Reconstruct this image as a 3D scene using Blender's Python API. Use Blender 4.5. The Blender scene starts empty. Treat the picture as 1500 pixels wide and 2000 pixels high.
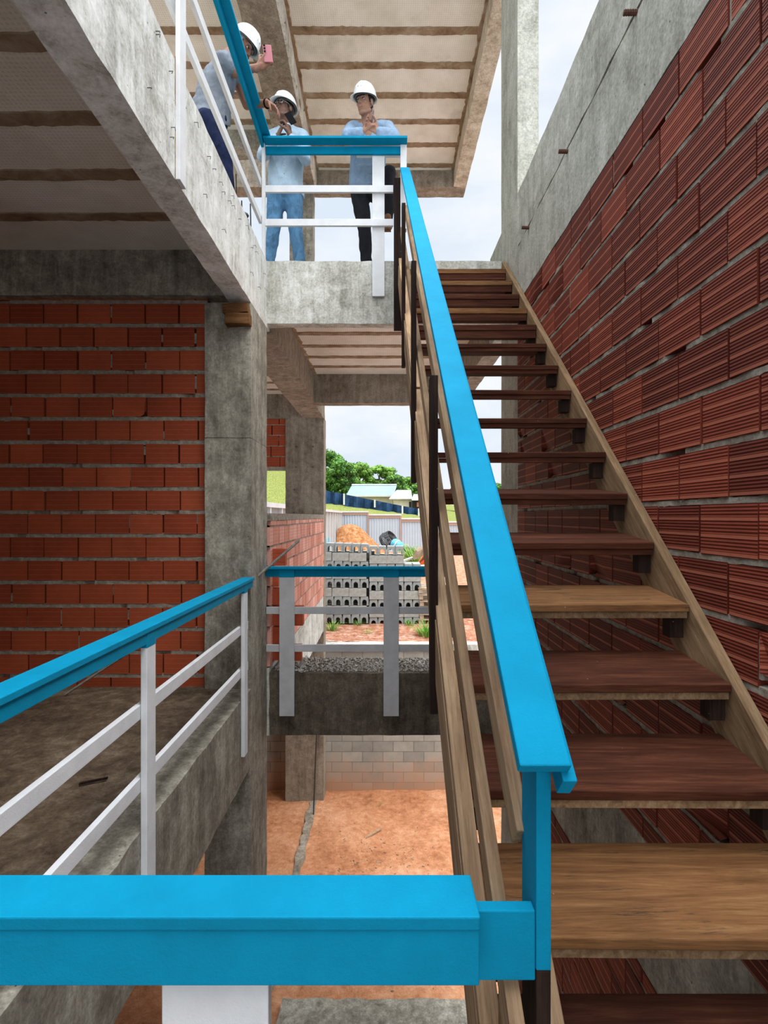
import bpy, math, random
from mathutils import Vector, Matrix, noise as mnoise
random.seed(7)
C = bpy.context.scene
COL = C.collection
F = 1020.0; CX = 748.0; CY = 1008.0
V = Vector

def P(px, py, d):
    """point of the place seen at photo pixel (px,py) at distance d in front of the camera"""
    return V(((px-CX)*d/F, d, (CY-py)*d/F))

# ------------------------------------------------------------------ camera
cam_d = bpy.data.cameras.new('camera'); cam = bpy.data.objects.new('camera', cam_d); COL.objects.link(cam)
cam_d.sensor_fit = 'VERTICAL'; cam_d.sensor_height = 24.0; cam_d.sensor_width = 18.0
cam_d.lens = 24.0*F/2000.0
cam_d.shift_x = 2/2000.0; cam_d.shift_y = 8/2000.0
cam_d.clip_start = 0.05; cam_d.clip_end = 1000
cam.location = (0, 0, 0); cam.rotation_euler = (math.pi/2, 0, 0)
C.camera = cam
C.view_settings.view_transform = 'Standard'; C.view_settings.look = 'None'
C.view_settings.exposure = 0.0; C.view_settings.gamma = 1.0
C.view_settings.use_curve_mapping = False

# ------------------------------------------------------------------ sky
SKY_FRONT = 1.0; SKY_TOP = 7.4; SKY_BACK = 1.7
w = bpy.data.worlds.new('world'); C.world = w; w.use_nodes = True
nt = w.node_tree; nt.nodes.clear()
def wn(t, **k):
    n = nt.nodes.new(t)
    for a, b in k.items(): setattr(n, a, b)
    return n
out = wn('ShaderNodeOutputWorld'); bg = wn('ShaderNodeBackground'); tc = wn('ShaderNodeTexCoord')
mp = wn('ShaderNodeMapping'); mp.inputs['Scale'].default_value = (1.6, 1.6, 4.0)
nz = wn('ShaderNodeTexNoise'); nz.inputs['Scale'].default_value = 1.7; nz.inputs['Detail'].default_value = 7; nz.inputs['Roughness'].default_value = .55
nt.links.new(tc.outputs['Generated'], mp.inputs[0]); nt.links.new(mp.outputs[0], nz.inputs['Vector'])
cr = wn('ShaderNodeValToRGB'); cr.color_ramp.elements[0].position = .36; cr.color_ramp.elements[0].color = (.74, .84, .96, 1)
cr.color_ramp.elements[1].position = .60; cr.color_ramp.elements[1].color = (.98, 1.0, 1.03, 1)
nt.links.new(nz.outputs['Fac'], cr.inputs[0])
sx = wn('ShaderNodeSeparateXYZ'); nt.links.new(tc.outputs['Generated'], sx.inputs[0])
def mr(src, a, b, c, d):
    m = wn('ShaderNodeMapRange'); m.interpolation_type = 'SMOOTHSTEP'
    for i, v in enumerate((a, b, c, d)): m.inputs[i+1].default_value = v
    nt.links.new(src, m.inputs[0]); return m.outputs[0]
top = mr(sx.outputs['Z'], .70, .97, 0, SKY_TOP-SKY_FRONT)
back = mr(sx.outputs['Y'], .1, -.6, 0, SKY_BACK-SKY_FRONT)
ad = wn('ShaderNodeMath', operation='ADD'); nt.links.new(top, ad.inputs[0]); nt.links.new(back, ad.inputs[1])
ad2 = wn('ShaderNodeMath', operation='ADD'); nt.links.new(ad.outputs[0], ad2.inputs[0]); ad2.inputs[1].default_value = SKY_FRONT
nt.links.new(cr.outputs[0], bg.inputs[0]); nt.links.new(ad2.outputs[0], bg.inputs[1]); nt.links.new(bg.outputs[0], out.inputs[0])
# the sun behind thin cloud: broad and weak, from behind-right and high
sd = bpy.data.lights.new('cloud_veiled_sun', 'SUN'); sd.energy = 2.2; sd.angle = math.radians(40); sd.color = (1, .97, .92)
so = bpy.data.objects.new('cloud_veiled_sun', sd); COL.objects.link(so)
so.rotation_euler = V((-0.62, 0.42, -1.15)).to_track_quat('-Z', 'Y').to_euler()

# ------------------------------------------------------------------ materials
MATS = {}
class NT:
    def __init__(s, name, rough=.8, spec=.3):
        s.m = bpy.data.materials.new(name); s.m.use_nodes = True; s.t = s.m.node_tree
        s.b = s.t.nodes['Principled BSDF']; s.b.inputs['Roughness'].default_value = rough
        s.b.inputs['Specular IOR Level'].default_value = spec
        s.tc = s.n('ShaderNodeTexCoord'); MATS[name] = s.m
    def n(s, t, **k):
        x = s.t.nodes.new(t)
        for a, b in k.items(): setattr(x, a, b)
        return x
    def l(s, a, b): s.t.links.new(a, b)
    def co(s, scale=(1, 1, 1), rot=(0, 0, 0), src='Object', loc=(0, 0, 0)):
        m = s.n('ShaderNodeMapping'); m.inputs['Scale'].default_value = scale; m.inputs['Rotation'].default_value = rot; m.inputs['Location'].default_value = loc
        s.l(s.tc.outputs[src], m.inputs[0]); return m.outputs[0]
    def noise(s, vec, scale=5, detail=5, rough=.6, dist=0):
        x = s.n('ShaderNodeTexNoise'); x.inputs['Scale'].default_value = scale; x.inputs['Detail'].default_value = detail
        x.inputs['Roughness'].default_value = rough; x.inputs['Distortion'].default_value = dist
        s.l(vec, x.inputs['Vector']); return x.outputs['Fac']
    def voro(s, vec, scale=5, out='Distance', feature='F1'):
        x = s.n('ShaderNodeTexVoronoi'); x.feature = feature; x.inputs['Scale'].default_value = scale; s.l(vec, x.inputs['Vector']); return x.outputs[out]
    def ramp(s, fac, pts):
        r = s.n('ShaderNodeValToRGB'); e = r.color_ramp.elements
        while len(e) < len(pts): e.new(.5)
        for el, (p, c) in zip(e, pts):
            el.position = p; el.color = (c, c, c, 1) if isinstance(c, (int, float)) else (*c, 1)
        s.l(fac, r.inputs[0]); return r.outputs[0]
    def mix(s, fac, a, b, mode='MIX'):
        m = s.n('ShaderNodeMix'); m.data_type = 'RGBA'; m.blend_type = mode
        for i, v in ((0, fac), (6, a), (7, b)):
            if isinstance(v, (int, float)): m.inputs[i].default_value = v
            elif isinstance(v, tuple): m.inputs[i].default_value = (*v, 1)
            else: s.l(v, m.inputs[i])
        return m.outputs[2]
    def math(s, op, a, b=0, c=0):
        m = s.n('ShaderNodeMath', operation=op)
        for i, v in enumerate((a, b, c)):
            if isinstance(v, (int, float)): m.inputs[i].default_value = v
            else: s.l(v, m.inputs[i])
        return m.outputs[0]
    def bump(s, h, strength=.3, dist=.01, prev=None):
        b = s.n('ShaderNodeBump'); b.inputs['Strength'].default_value = strength; b.inputs['Distance'].default_value = dist
        s.l(h, b.inputs['Height'])
        if prev is not None: s.l(prev, b.inputs['Normal'])
        return b.outputs[0]
    def done(s, col, nrm=None, rough=None):
        if isinstance(col, tuple): s.b.inputs['Base Color'].default_value = (*col, 1)
        else: s.l(col, s.b.inputs['Base Color'])
        if nrm is not None: s.l(nrm, s.b.inputs['Normal'])
        if rough is not None: s.l(rough, s.b.inputs['Roughness'])
        return s.m

def plain(name, col, rough=.7, spec=.3, var=.12, sc=30, bump=.15, metal=0):
    t = NT(name, rough, spec); c = t.co()
    n = t.noise(c, sc, 4)
    lo = tuple(x*(1-var) for x in col); hi = tuple(min(1, x*(1+var)) for x in col)
    t.b.inputs['Metallic'].default_value = metal
    return t.done(t.ramp(n, [(.3, lo), (.7, hi)]), t.bump(n, bump, .004))

def concrete(name, dark, mid, light, joints=0, stain=.5):
    t = NT(name, .88, .25); c = t.co()
    big = t.noise(c, 1.6, 8, .65, .4); st = t.noise(t.co((5, 5, .7)), 2.2, 6, .7, .3); fine = t.noise(c, 55, 6, .75); mid_n = t.noise(c, 9, 8, .7, .6)
    a = t.math('ADD', t.math('MULTIPLY', big, .5), t.math('MULTIPLY', st, .5))
    a = t.math('ADD', t.math('MULTIPLY', a, .65), t.math('MULTIPLY', mid_n, .35))
    col = t.ramp(a, [(.39, dark), (.49, mid), (.60, light)])
    col = t.mix(.5, col, t.ramp(fine, [(.32, .2), (.68, .85)]), 'OVERLAY')
    # air holes and nail marks
    v = t.voro(c, 13); hole = t.ramp(v, [(.035, 0.0), (.06, 1.0)])
    v2 = t.voro(t.co((1, 1, 1.7), loc=(3, 1, 2)), 34); hole2 = t.ramp(v2, [(.05, .2), (.085, 1.0)])
    gate = t.ramp(t.noise(c, 4, 2), [(.5, 1.0), (.56, 0.0)])
    hh = t.mix(gate, hole2, 1.0 if False else (1., 1., 1.))
    col = t.mix(.75, col, hole, 'MULTIPLY'); col = t.mix(.6, col, hh, 'MULTIPLY')
    # dark weather stains
    s = t.ramp(t.noise(t.co((3.2, 3.2, .5), loc=(5, 2, 0)), 1.9, 7, .7, .5), [(.52, 1.0), (.72, .45)])
    col = t.mix(stain, col, s, 'MULTIPLY')
    b = t.bump(mid_n, .35, .012); b = t.bump(fine, .35, .004, b); b = t.bump(hole, .6, .01, b)
    t.done(col, b)

concrete('concrete_grey', (.12, .105, .08), (.235, .215, .172), (.40, .38, .31))
concrete('concrete_lit_face', (.36, .35, .31), (.62, .62, .58), (.84, .85, .83), stain=.35)  # same concrete, lightened: the bright lighting of the left beam is in its colour
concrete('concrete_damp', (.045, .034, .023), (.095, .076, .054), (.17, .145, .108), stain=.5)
concrete('concrete_tan', (.28, .225, .15), (.47, .40, .30), (.62, .56, .45), stain=.4)
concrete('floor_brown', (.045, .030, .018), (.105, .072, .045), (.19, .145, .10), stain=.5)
concrete('concrete_pale', (.26, .245, .20), (.50, .49, .43), (.74, .73, .68), stain=.5)
concrete('concrete_wall_beam', (.22, .215, .175), (.36, .355, .30), (.48, .47, .41), stain=.4)
concrete('concrete_raw_brown', (.12, .095, .07), (.22, .18, .135), (.33, .285, .225))

# polystyrene filler slab soffit
t = NT('soffit_foam', .9, .1); c = t.co()
wx = t.n('ShaderNodeTexWave'); wx.bands_direction = 'X'; wx.inputs['Scale'].default_value = 12; t.l(c, wx.inputs[0])
wy = t.n('ShaderNodeTexWave'); wy.bands_direction = 'Y'; wy.inputs['Scale'].default_value = 12; t.l(c, wy.inputs[0])
g = t.math('MULTIPLY', wx.outputs['Fac'], wy.outputs['Fac'])
col = t.ramp(t.noise(c, 2.5, 6), [(.35, (.68, .63, .53)), (.65, (.82, .78, .69))])
col = t.mix(t.math('MULTIPLY', g, .28), col, (.38, .33, .27))
pt = t.ramp(t.noise(t.co(loc=(2, 7, 0)), 1.3, 5, .7), [(.60, 1.), (.75, .6)])
t.done(t.mix(.5, col, pt, 'MULTIPLY'), t.bump(g, .35, .006))
t = NT('rib_concrete', .9, .15); c = t.co()
n1 = t.noise(c, 5, 8, .7, .5)
t.done(t.ramp(n1, [(.3, (.15, .09, .05)), (.5, (.28, .19, .115)), (.68, (.40, .33, .24))]), t.bump(t.noise(c, 30, 6), .5, .01))

def brick_mat(name, dark, mid, ridges, seedloc, gs=.55, nb=3):
    t = NT(name, .7, .22); c = t.co()
    uv = t.n('ShaderNodeUVMap'); sp = t.n('ShaderNodeSeparateXYZ'); t.l(uv.outputs[0], sp.inputs[0])
    at = t.n('ShaderNodeAttribute'); at.attribute_name = 'tone'
    v = sp.outputs['Y']
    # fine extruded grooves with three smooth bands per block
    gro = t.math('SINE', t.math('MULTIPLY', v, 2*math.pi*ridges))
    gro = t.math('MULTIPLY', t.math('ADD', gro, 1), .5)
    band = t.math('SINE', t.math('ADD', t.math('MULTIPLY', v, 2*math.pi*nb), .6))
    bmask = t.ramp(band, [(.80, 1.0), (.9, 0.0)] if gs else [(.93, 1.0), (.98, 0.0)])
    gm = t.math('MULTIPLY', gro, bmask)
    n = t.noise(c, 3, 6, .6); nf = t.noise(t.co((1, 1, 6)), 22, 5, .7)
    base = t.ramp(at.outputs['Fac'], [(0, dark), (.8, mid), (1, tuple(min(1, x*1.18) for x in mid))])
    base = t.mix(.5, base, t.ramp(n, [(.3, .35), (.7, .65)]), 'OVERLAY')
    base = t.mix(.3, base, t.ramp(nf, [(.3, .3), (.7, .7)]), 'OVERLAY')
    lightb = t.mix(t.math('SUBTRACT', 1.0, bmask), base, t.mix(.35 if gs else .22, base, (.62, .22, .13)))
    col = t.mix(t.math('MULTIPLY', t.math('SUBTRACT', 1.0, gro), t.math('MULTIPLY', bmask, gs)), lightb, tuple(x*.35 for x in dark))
    # cement smears
    sm = t.ramp(t.noise(t.co((1, 1, 1.6), loc=seedloc), 4.5, 8, .75, .4), [(.66, 0.0), (.78, .55)])
    col = t.mix(sm, col, (.34, .29, .25))
    t.done(col, t.bump(gm, .75*gs/.55, .004, t.bump(t.noise(c, 60, 5), .25, .003)))
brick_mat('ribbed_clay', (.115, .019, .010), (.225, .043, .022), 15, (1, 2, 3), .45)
brick_mat('clay_smooth', (.26, .046, .016), (.345, .070, .026), 10, (7, 1, 4), .0, 4)
brick_mat('clay_pink', (.56, .22, .15), (.72, .36, .28), 5, (7, 3, 9), .2)
plain('clay_bright', (.42, .085, .035), .8, .2, .15, 8)
t = NT('mortar', .95, .1); c = t.co(); n1 = t.noise(c, 18, 8, .75)
t.done(t.ramp(n1, [(.3, (.15, .13, .10)), (.5, (.29, .26, .21)), (.7, (.44, .41, .345))]), t.bump(n1, .9, .015))
plain('joint_shadow_clay', (.06, .02, .013), .95, .1)

# painted boards
def paint(name, col, var=.06, wear=None):
    t = NT(name, .75, .12); c = t.co()
    n = t.noise(c, 7, 6, .6); f = t.noise(t.co((1, 1, 1)), 180, 3, .7); g = t.noise(t.co((9, 9, 9)), 2.2, 5, .7)
    lo = tuple(x*(1-var*2) for x in col); hi = tuple(min(1, x*(1+var)) for x in col)
    cc = t.ramp(n, [(.3, lo), (.7, hi)])
    if wear:
        k = t.ramp(t.noise(t.co(loc=(4, 4, 4)), 26, 8, .8), [(.66, 0.), (.74, .6)])
        cc = t.mix(k, cc, wear)
    v = t.voro(c, 9); dot = t.ramp(v, [(.02, 0.6), (.035, 1.0)])
    cc = t.mix(.6, cc, dot, 'MULTIPLY')
    t.done(cc, t.bump(f, .5, .002, t.bump(g, .35, .005)))
paint('blue_paint', (.0, .245, .42))
paint('white_paint', (.72, .73, .74), .05, (.35, .33, .30))
paint('grey_white_paint', (.50, .50, .50), .08, (.25, .23, .21))

def wood(name, dark, mid, light, axis='X', rot=(0, 0, 0), mould=False):
    t = NT(name, .78, .14)
    s = {'X': (.9, 14, 14), 'Y': (14, .9, 14), 'Z': (14, 14, .9)}[axis]
    oi = t.n('ShaderNodeObjectInfo')
    m0 = t.n('ShaderNodeMapping'); m0.inputs['Rotation'].default_value = rot; t.l(t.tc.outputs['Object'], m0.inputs[0])
    m1 = t.n('ShaderNodeMapping'); m1.inputs['Scale'].default_value = s; t.l(m0.outputs[0], m1.inputs[0])
    cx = t.n('ShaderNodeCombineXYZ'); t.l(t.math('MULTIPLY', oi.outputs['Random'], 40), cx.inputs[0]); t.l(t.math('MULTIPLY', oi.outputs['Random'], 17), cx.inputs[2]); t.l(cx.outputs[0], m1.inputs['Location'])
    n1 = t.noise(m1.outputs[0], 1.3, 8, .7, 1.2); n2 = t.noise(m1.outputs[0], 6, 6, .75, .3); c = t.co(); n3 = t.noise(c, 3, 5)
    a = t.math('ADD', t.math('MULTIPLY', n1, .6), t.math('MULTIPLY', n2, .4))
    col = t.ramp(a, [(.34, dark), (.5, mid), (.66, light)])
    col = t.mix(.6, col, t.ramp(n3, [(.3, .32), (.7, .68)]), 'OVERLAY')
    ov = t.math('ADD', .36, t.math('MULTIPLY', oi.outputs['Random'], .28))
    cv = t.n('ShaderNodeCombineColor')
    for i in range(3): t.l(ov, cv.inputs[i])
    col = t.mix(.8, col, cv.outputs[0], 'OVERLAY')
    if mould:
        k = t.ramp(t.noise(m1.outputs[0], 2.6, 8, .8, .5), [(.53, 0.), (.60, .85)])
        k2 = t.ramp(t.noise(t.co((1, 1.6, 1)), 5.5, 4, .7), [(.47, 0.), (.56, 1.)])
        col = t.mix(t.math('MULTIPLY', k, k2), col, (.035, .025, .018))
    # plaster specks
    v = t.voro(c, 15); sp = t.ramp(v, [(.018, .75), (.03, 0.0)])
    col = t.mix(sp, col, (.5, .45, .38))
    t.done(col, t.bump(n2, .4, .004, t.bump(n1, .3, .005)))
SL = math.atan(.906)
wood('tread_red', (.022, .0065, .003), (.056, .0165, .0075), (.115, .042, .020), 'X')
wood('tread_brown', (.085, .034, .012), (.19, .088, .033), (.31, .165, .070), 'X', mould=True)
wood('raw_board_x', (.20, .12, .065), (.36, .25, .155), (.52, .40, .27), 'X')
wood('raw_board_slope', (.17, .10, .052), (.33, .215, .125), (.50, .37, .23), 'Y', (-SL, 0, 0))
wood('brown_board_slope', (.10, .055, .026), (.21, .13, .068), (.35, .245, .14), 'Y', (-SL, 0, 0))
wood('dark_post_wood', (.008, .004, .003), (.019, .010, .007), (.045, .025, .017), 'Z')
wood('weathered_stick', (.16, .145, .12), (.28, .26, .22), (.42, .40, .36), 'Y')
plain('rust', (.10, .045, .03), .8, .3, .3, 60)
plain('wire_dark', (.04, .035, .03), .7)

# earth
t = NT('orange_earth', .95, .1); c = t.co()
n1 = t.noise(c, .8, 8, .65, .3); n2 = t.noise(c, 9, 8, .75); n3 = t.noise(c, 45, 5, .8)
col = t.ramp(t.math('ADD', t.math('MULTIPLY', n1, .55), t.math('MULTIPLY', n2, .45)), [(.36, (.25, .085, .036)), (.49, (.49, .215, .105)), (.62, (.66, .36, .21))])
col = t.mix(.35, col, t.ramp(n3, [(.3, .25), (.7, .75)]), 'OVERLAY')
t.done(col, t.bump(n2, .7, .04, t.bump(n3, .5, .015)))
t = NT('mound_earth', .95, .1); c = t.co(); n2 = t.noise(c, 4.5, 9, .8)
t.done(t.ramp(n2, [(.36, (.24, .085, .03)), (.5, (.46, .20, .08)), (.62, (.64, .36, .19))]), t.bump(n2, .8, .15))
t = NT('red_rubble', .95, .1); c = t.co(); n1 = t.noise(c, 6, 8, .8); n2 = t.noise(c, .5, 4)
a = t.ramp(n1, [(.35, (.22, .07, .035)), (.5, (.44, .19, .11)), (.62, (.62, .44, .34))])
gr = t.ramp(n1, [(.38, (.07, .12, .02)), (.5, (.17, .20, .05)), (.60, (.34, .31, .10))])
at = t.n('ShaderNodeAttribute'); at.attribute_name = 'grass'
gm = t.ramp(t.math('ADD', at.outputs['Fac'], t.math('MULTIPLY', t.math('SUBTRACT', n1, .5), .8)), [(.45, 0.), (.55, 1.)])
t.done(t.mix(gm, a, gr), t.bump(n1, .8, .06))
plain('gravel_grey', (.46, .44, .40), .95, .1, .4, 40)
plain('leaf_dark', (.055, .15, .032), .8, .2, .5, .35, 0)
plain('leaf_light', (.15, .29, .05), .8, .2, .5, .35, 0)
plain('weed_green', (.16, .38, .06), .8, .2, .4, 3, 0)
plain('bark', (.12, .09, .06), .9)
plain('block_grey', (.29, .31, .30), .93, .15, .22, 14, .3)
plain('block_plain', (.36, .36, .33), .93, .15, .22, 14, .3)
plain('pallet_wood', (.45, .35, .25), .9, .1, .35, 5)
plain('fence_metal', (.40, .48, .54), .6, .3, .06, 1)
plain('fence_rail_wood', (.42, .27, .20), .9)
plain('fence_grey_panel', (.33, .35, .34), .7)
plain('turquoise_panel', (.03, .42, .60), .6)
plain('tarp_blue', (.012, .045, .11), .75, .3, .6, 1.5, .5)
plain('roof_metal', (.22, .29, .32), .7, .2, .1, .5)
plain('plaster_beige', (.62, .54, .42), .9, .1, .15, 1)
plain('plaster_white', (.60, .60, .59), .9, .1, .08, 1)
plain('orange_steel', (.85, .16, .02), .5, .4)
plain('black_hose', (.015, .017, .022), .45, .5)
plain('pump_blue', (.10, .42, .60), .5, .4)
plain('dark_opening', (.03, .025, .02), .9)

# cement block retaining wall with soil splash at the foot
t = NT('cement_block_wall', .95, .1); c = t.co(rot=(math.radians(90), 0, 0))
br = t.n('ShaderNodeTexBrick'); br.inputs['Scale'].default_value = 1.0; br.inputs['Brick Width'].default_value = .4; br.inputs['Row Height'].default_value = .2
br.inputs['Mortar Size'].default_value = .006; br.inputs['Color1'].default_value = (.26, .255, .225, 1); br.inputs['Color2'].default_value = (.38, .365, .315, 1); br.inputs['Mortar'].default_value = (.17, .15, .12, 1)
t.l(c, br.inputs['Vector']); n1 = t.noise(t.co(), 3, 7, .7); sp = t.n('ShaderNodeSeparateXYZ'); t.l(t.tc.outputs['Object'], sp.inputs[0])
hgt = t.math('ADD', sp.outputs['Z'], t.math('MULTIPLY', n1, -1.3))
soil = t.ramp(t.math('MULTIPLY', t.math('ADD', hgt, 6.2), .6), [(.12, .85), (.55, 0.0)])
col = t.mix(.5, br.outputs['Color'], t.ramp(n1, [(.3, .35), (.7, .7)]), 'OVERLAY')
t.done(t.mix(soil, col, (.42, .22, .12)), t.bump(br.outputs['Fac'], -.4, .01))

def M(n): return MATS[n]

# ------------------------------------------------------------------ mesh builder
class MB:
    def __init__(s): s.v = []; s.f = []; s.mi = []; s.uv = None; s.tone = None; s.smooth = False
    def add(s, vs, fs, mi=0):
        o = len(s.v); s.v += [V(x) for x in vs]; s.f += [tuple(i+o for i in f) for f in fs]; s.mi += [mi]*len(fs); return o
    def box(s, x0, x1, y0, y1, z0, z1, mi=0):
        s.add([(x0, y0, z0), (x1, y0, z0), (x1, y1, z0), (x0, y1, z0), (x0, y0, z1), (x1, y0, z1), (x1, y1, z1), (x0, y1, z1)],
              [(0, 3, 2, 1), (4, 5, 6, 7), (0, 1, 5, 4), (1, 2, 6, 5), (2, 3, 7, 6), (3, 0, 4, 7)], mi); return s
    def hexa(s, p, mi=0):
        s.add(p, [(0, 3, 2, 1), (4, 5, 6, 7), (0, 1, 5, 4), (1, 2, 6, 5), (2, 3, 7, 6), (3, 0, 4, 7)], mi); return s
    def bar(s, p0, p1, a, b, mi=0):
        """board from p0 to p1; a, b are full-size cross vectors, p0/p1 at its centre"""
        p0 = V(p0); p1 = V(p1); a = V(a)/2; b = V(b)/2
        q = [p0-a-b, p0+a-b, p0+a+b, p0-a+b, p1-a-b, p1+a-b, p1+a+b, p1-a+b]
        s.add(q, [(0, 3, 2, 1), (4, 5, 6, 7), (0, 1, 5, 4), (1, 2, 6, 5), (2, 3, 7, 6), (3, 0, 4, 7)], mi); return s
    def tube(s, pts, r, n=8, closed=False, mi=0, cap=True):
        pts = [V(p) for p in pts]; rr = r if isinstance(r, (list, tuple)) else [r]*len(pts)
        rings = []; ref = V((.13, .21, .97)).normalized(); o = len(s.v)
        for i, p in enumerate(pts):
            a = pts[(i-1) % len(pts)] if (closed or i > 0) else p
            b = pts[(i+1) % len(pts)] if (closed or i < len(pts)-1) else p
            d = (b-a).normalized(); u = d.cross(ref)
            if u.length < 1e-3: u = d.cross(V((1, 0, 0)))
            u.normalize(); w_ = d.cross(u)
            s.v += [p+(u*math.cos(2*math.pi*k/n)+w_*math.sin(2*math.pi*k/n))*rr[i] for k in range(n)]
        m = len(pts)
        for i in range(m if closed else m-1):
            j = (i+1) % m
            for k in range(n):
                s.f.append((o+i*n+k, o+j*n+k, o+j*n+(k+1) % n, o+i*n+(k+1) % n)); s.mi.append(mi)
        if cap and not closed:
            s.f.append(tuple(o+k for k in range(n))); s.mi.append(mi)
            s.f.append(tuple(o+(m-1)*n+k for k in range(n))[::-1]); s.mi.append(mi)
        return s
    def capsule(s, p0, p1, r0, r1, n=12, k=4):
        p0 = V(p0); p1 = V(p1); d = (p1-p0)
        L = d.length
        d = d/L if L > 1e-6 else V((0, 0, 1))
        u = d.cross(V((.3, .5, .81))).normalized(); w_ = d.cross(u); prof = []
        for i in range(1, k+1):
            a = math.pi/2*(1-i/k); prof.append((-math.sin(a)*r0, math.cos(a)*r0))
        for i in range(0, k):
            a = math.pi/2*(i/k); prof.append((L+math.sin(a)*r1, math.cos(a)*r1))
        o = len(s.v); s.v.append(p0-d*r0)
        for h, r in prof: s.v += [p0+d*h+(u*math.cos(2*math.pi*j/n)+w_*math.sin(2*math.pi*j/n))*r for j in range(n)]
        s.v.append(p1+d*r1); e = len(s.v)-1
        for j in range(n): s.f.append((o, o+1+(j+1) % n, o+1+j)); s.mi.append(0)
        for i in range(len(prof)-1):
            for j in range(n):
                a = o+1+i*n; s.f.append((a+j, a+(j+1) % n, a+n+(j+1) % n, a+n+j)); s.mi.append(0)
        a = o+1+(len(prof)-1)*n
        for j in range(n): s.f.append((a+j, a+(j+1) % n, e)); s.mi.append(0)
        return s
    def ell(s, c, r, fr=None, n=16, m=10, mi=0):
        c = V(c); fr = fr or (V((1, 0, 0)), V((0, 1, 0)), V((0, 0, 1)))
        o = len(s.v); s.v.append(c+fr[2]*r[2])
        for i in range(1, m):
            th = math.pi*i/m
            for j in range(n):
                ph = 2*math.pi*j/n
                s.v.append(c+fr[0]*r[0]*math.sin(th)*math.cos(ph)+fr[1]*r[1]*math.sin(th)*math.sin(ph)+fr[2]*r[2]*math.cos(th))
        s.v.append(c-fr[2]*r[2]); e = len(s.v)-1
        for j in range(n): s.f.append((o, o+1+j, o+1+(j+1) % n)); s.mi.append(mi)
        for i in range(m-2):
            for j in range(n):
                a = o+1+i*n; s.f.append((a+j, a+n+j, a+n+(j+1) % n, a+(j+1) % n)); s.mi.append(mi)
        a = o+1+(m-2)*n
        for j in range(n): s.f.append((a+j, e, a+(j+1) % n)); s.mi.append(mi)
        return s
    def loft(s, rings, n=20):
        """rings: (centre, u*ru, v*rv)"""
        o = len(s.v)
        for c, a, b in rings:
            s.v += [V(c)+V(a)*math.cos(2*math.pi*k/n)+V(b)*math.sin(2*math.pi*k/n) for k in range(n)]
        for i in range(len(rings)-1):
            for k in range(n): s.f.append((o+i*n+k, o+i*n+(k+1) % n, o+(i+1)*n+(k+1) % n, o+(i+1)*n+k)); s.mi.append(0)
        s.f.append(tuple(o+k for k in range(n))[::-1]); s.mi.append(0)
        s.f.append(tuple(o+(len(rings)-1)*n+k for k in range(n))); s.mi.append(0)
        return s
    def rough(s, x0, x1, y0, y1, z0, z1, cell=.12, amp=.005, mi=0, seed=0):
        """box with gently uneven cast faces and ragged arrises"""
        nx, ny, nz_ = (max(1, min(60, int(round(abs(b-a)/cell)))) for a, b in ((x0, x1), (y0, y1), (z0, z1)))
        idx = {}
        def vi(i, j, k):
            if (i, j, k) not in idx:
                p = V((x0+(x1-x0)*i/nx, y0+(y1-y0)*j/ny, z0+(z1-z0)*k/nz_))
                e = (i in (0, nx))+(j in (0, ny))+(k in (0, nz_))
                q = mnoise.noise_vector(p*6+V((seed, 0, 0)))*amp*(1.0 if e < 2 else 1.6)
                idx[(i, j, k)] = len(s.v); s.v.append(p+q)
            return idx[(i, j, k)]
        for i in range(nx):
            for j in range(ny):
                s.f += [(vi(i, j, 0), vi(i, j+1, 0), vi(i+1, j+1, 0), vi(i+1, j, 0)), (vi(i, j, nz_), vi(i+1, j, nz_), vi(i+1, j+1, nz_), vi(i, j+1, nz_))]; s.mi += [mi]*2
        for i in range(nx):
            for k in range(nz_):
                s.f += [(vi(i, 0, k), vi(i+1, 0, k), vi(i+1, 0, k+1), vi(i, 0, k+1)), (vi(i, ny, k), vi(i, ny, k+1), vi(i+1, ny, k+1), vi(i+1, ny, k))]; s.mi += [mi]*2
        for j in range(ny):
            for k in range(nz_):
                s.f += [(vi(0, j, k), vi(0, j, k+1), vi(0, j+1, k+1), vi(0, j+1, k)), (vi(nx, j, k), vi(nx, j+1, k), vi(nx, j+1, k+1), vi(nx, j, k+1))]; s.mi += [mi]*2
        return s
    def build(s, name, mats, parent=None, bevel=0, smooth=False):
        if not isinstance(mats, (list, tuple)): mats = [mats]
        me = bpy.data.meshes.new(name)
        off = parent_world(parent) if parent else V((0, 0, 0))
        me.from_pydata([tuple(x-off) for x in s.v], [], s.f)
        for m in mats: me.materials.append(M(m) if isinstance(m, str) else m)
        me.polygons.foreach_set('material_index', s.mi)
        if smooth: me.polygons.foreach_set('use_smooth', [True]*len(me.polygons))
        me.update()
        o = bpy.data.objects.new(name, me); COL.objects.link(o)
        if parent: o.parent = parent
        if bevel:
            b = o.modifiers.new('bevel', 'BEVEL'); b.width = bevel; b.segments = 2; b.limit_method = 'ANGLE'; b.angle_limit = math.radians(50)
        return o
def parent_world(p):
    v = V((0, 0, 0))
    while p: v = v+p.location; p = p.parent
    return v
def tag(o, label, cat, group=None, kind=None):
    if label: o['label'] = label
    if cat: o['category'] = cat
    if group: o['group'] = group
    if kind: o['kind'] = kind
    return o
def empty(name, loc, label, cat, group=None):
    o = bpy.data.objects.new(name, None); COL.objects.link(o); o.location = loc; o.empty_display_size = .1
    return tag(o, label, cat, group)
def struct(mb, name, mats, label, cat, bevel=0):
    o = mb.build(name, mats, None, bevel); return tag(o, label, cat, None, 'structure')

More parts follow.
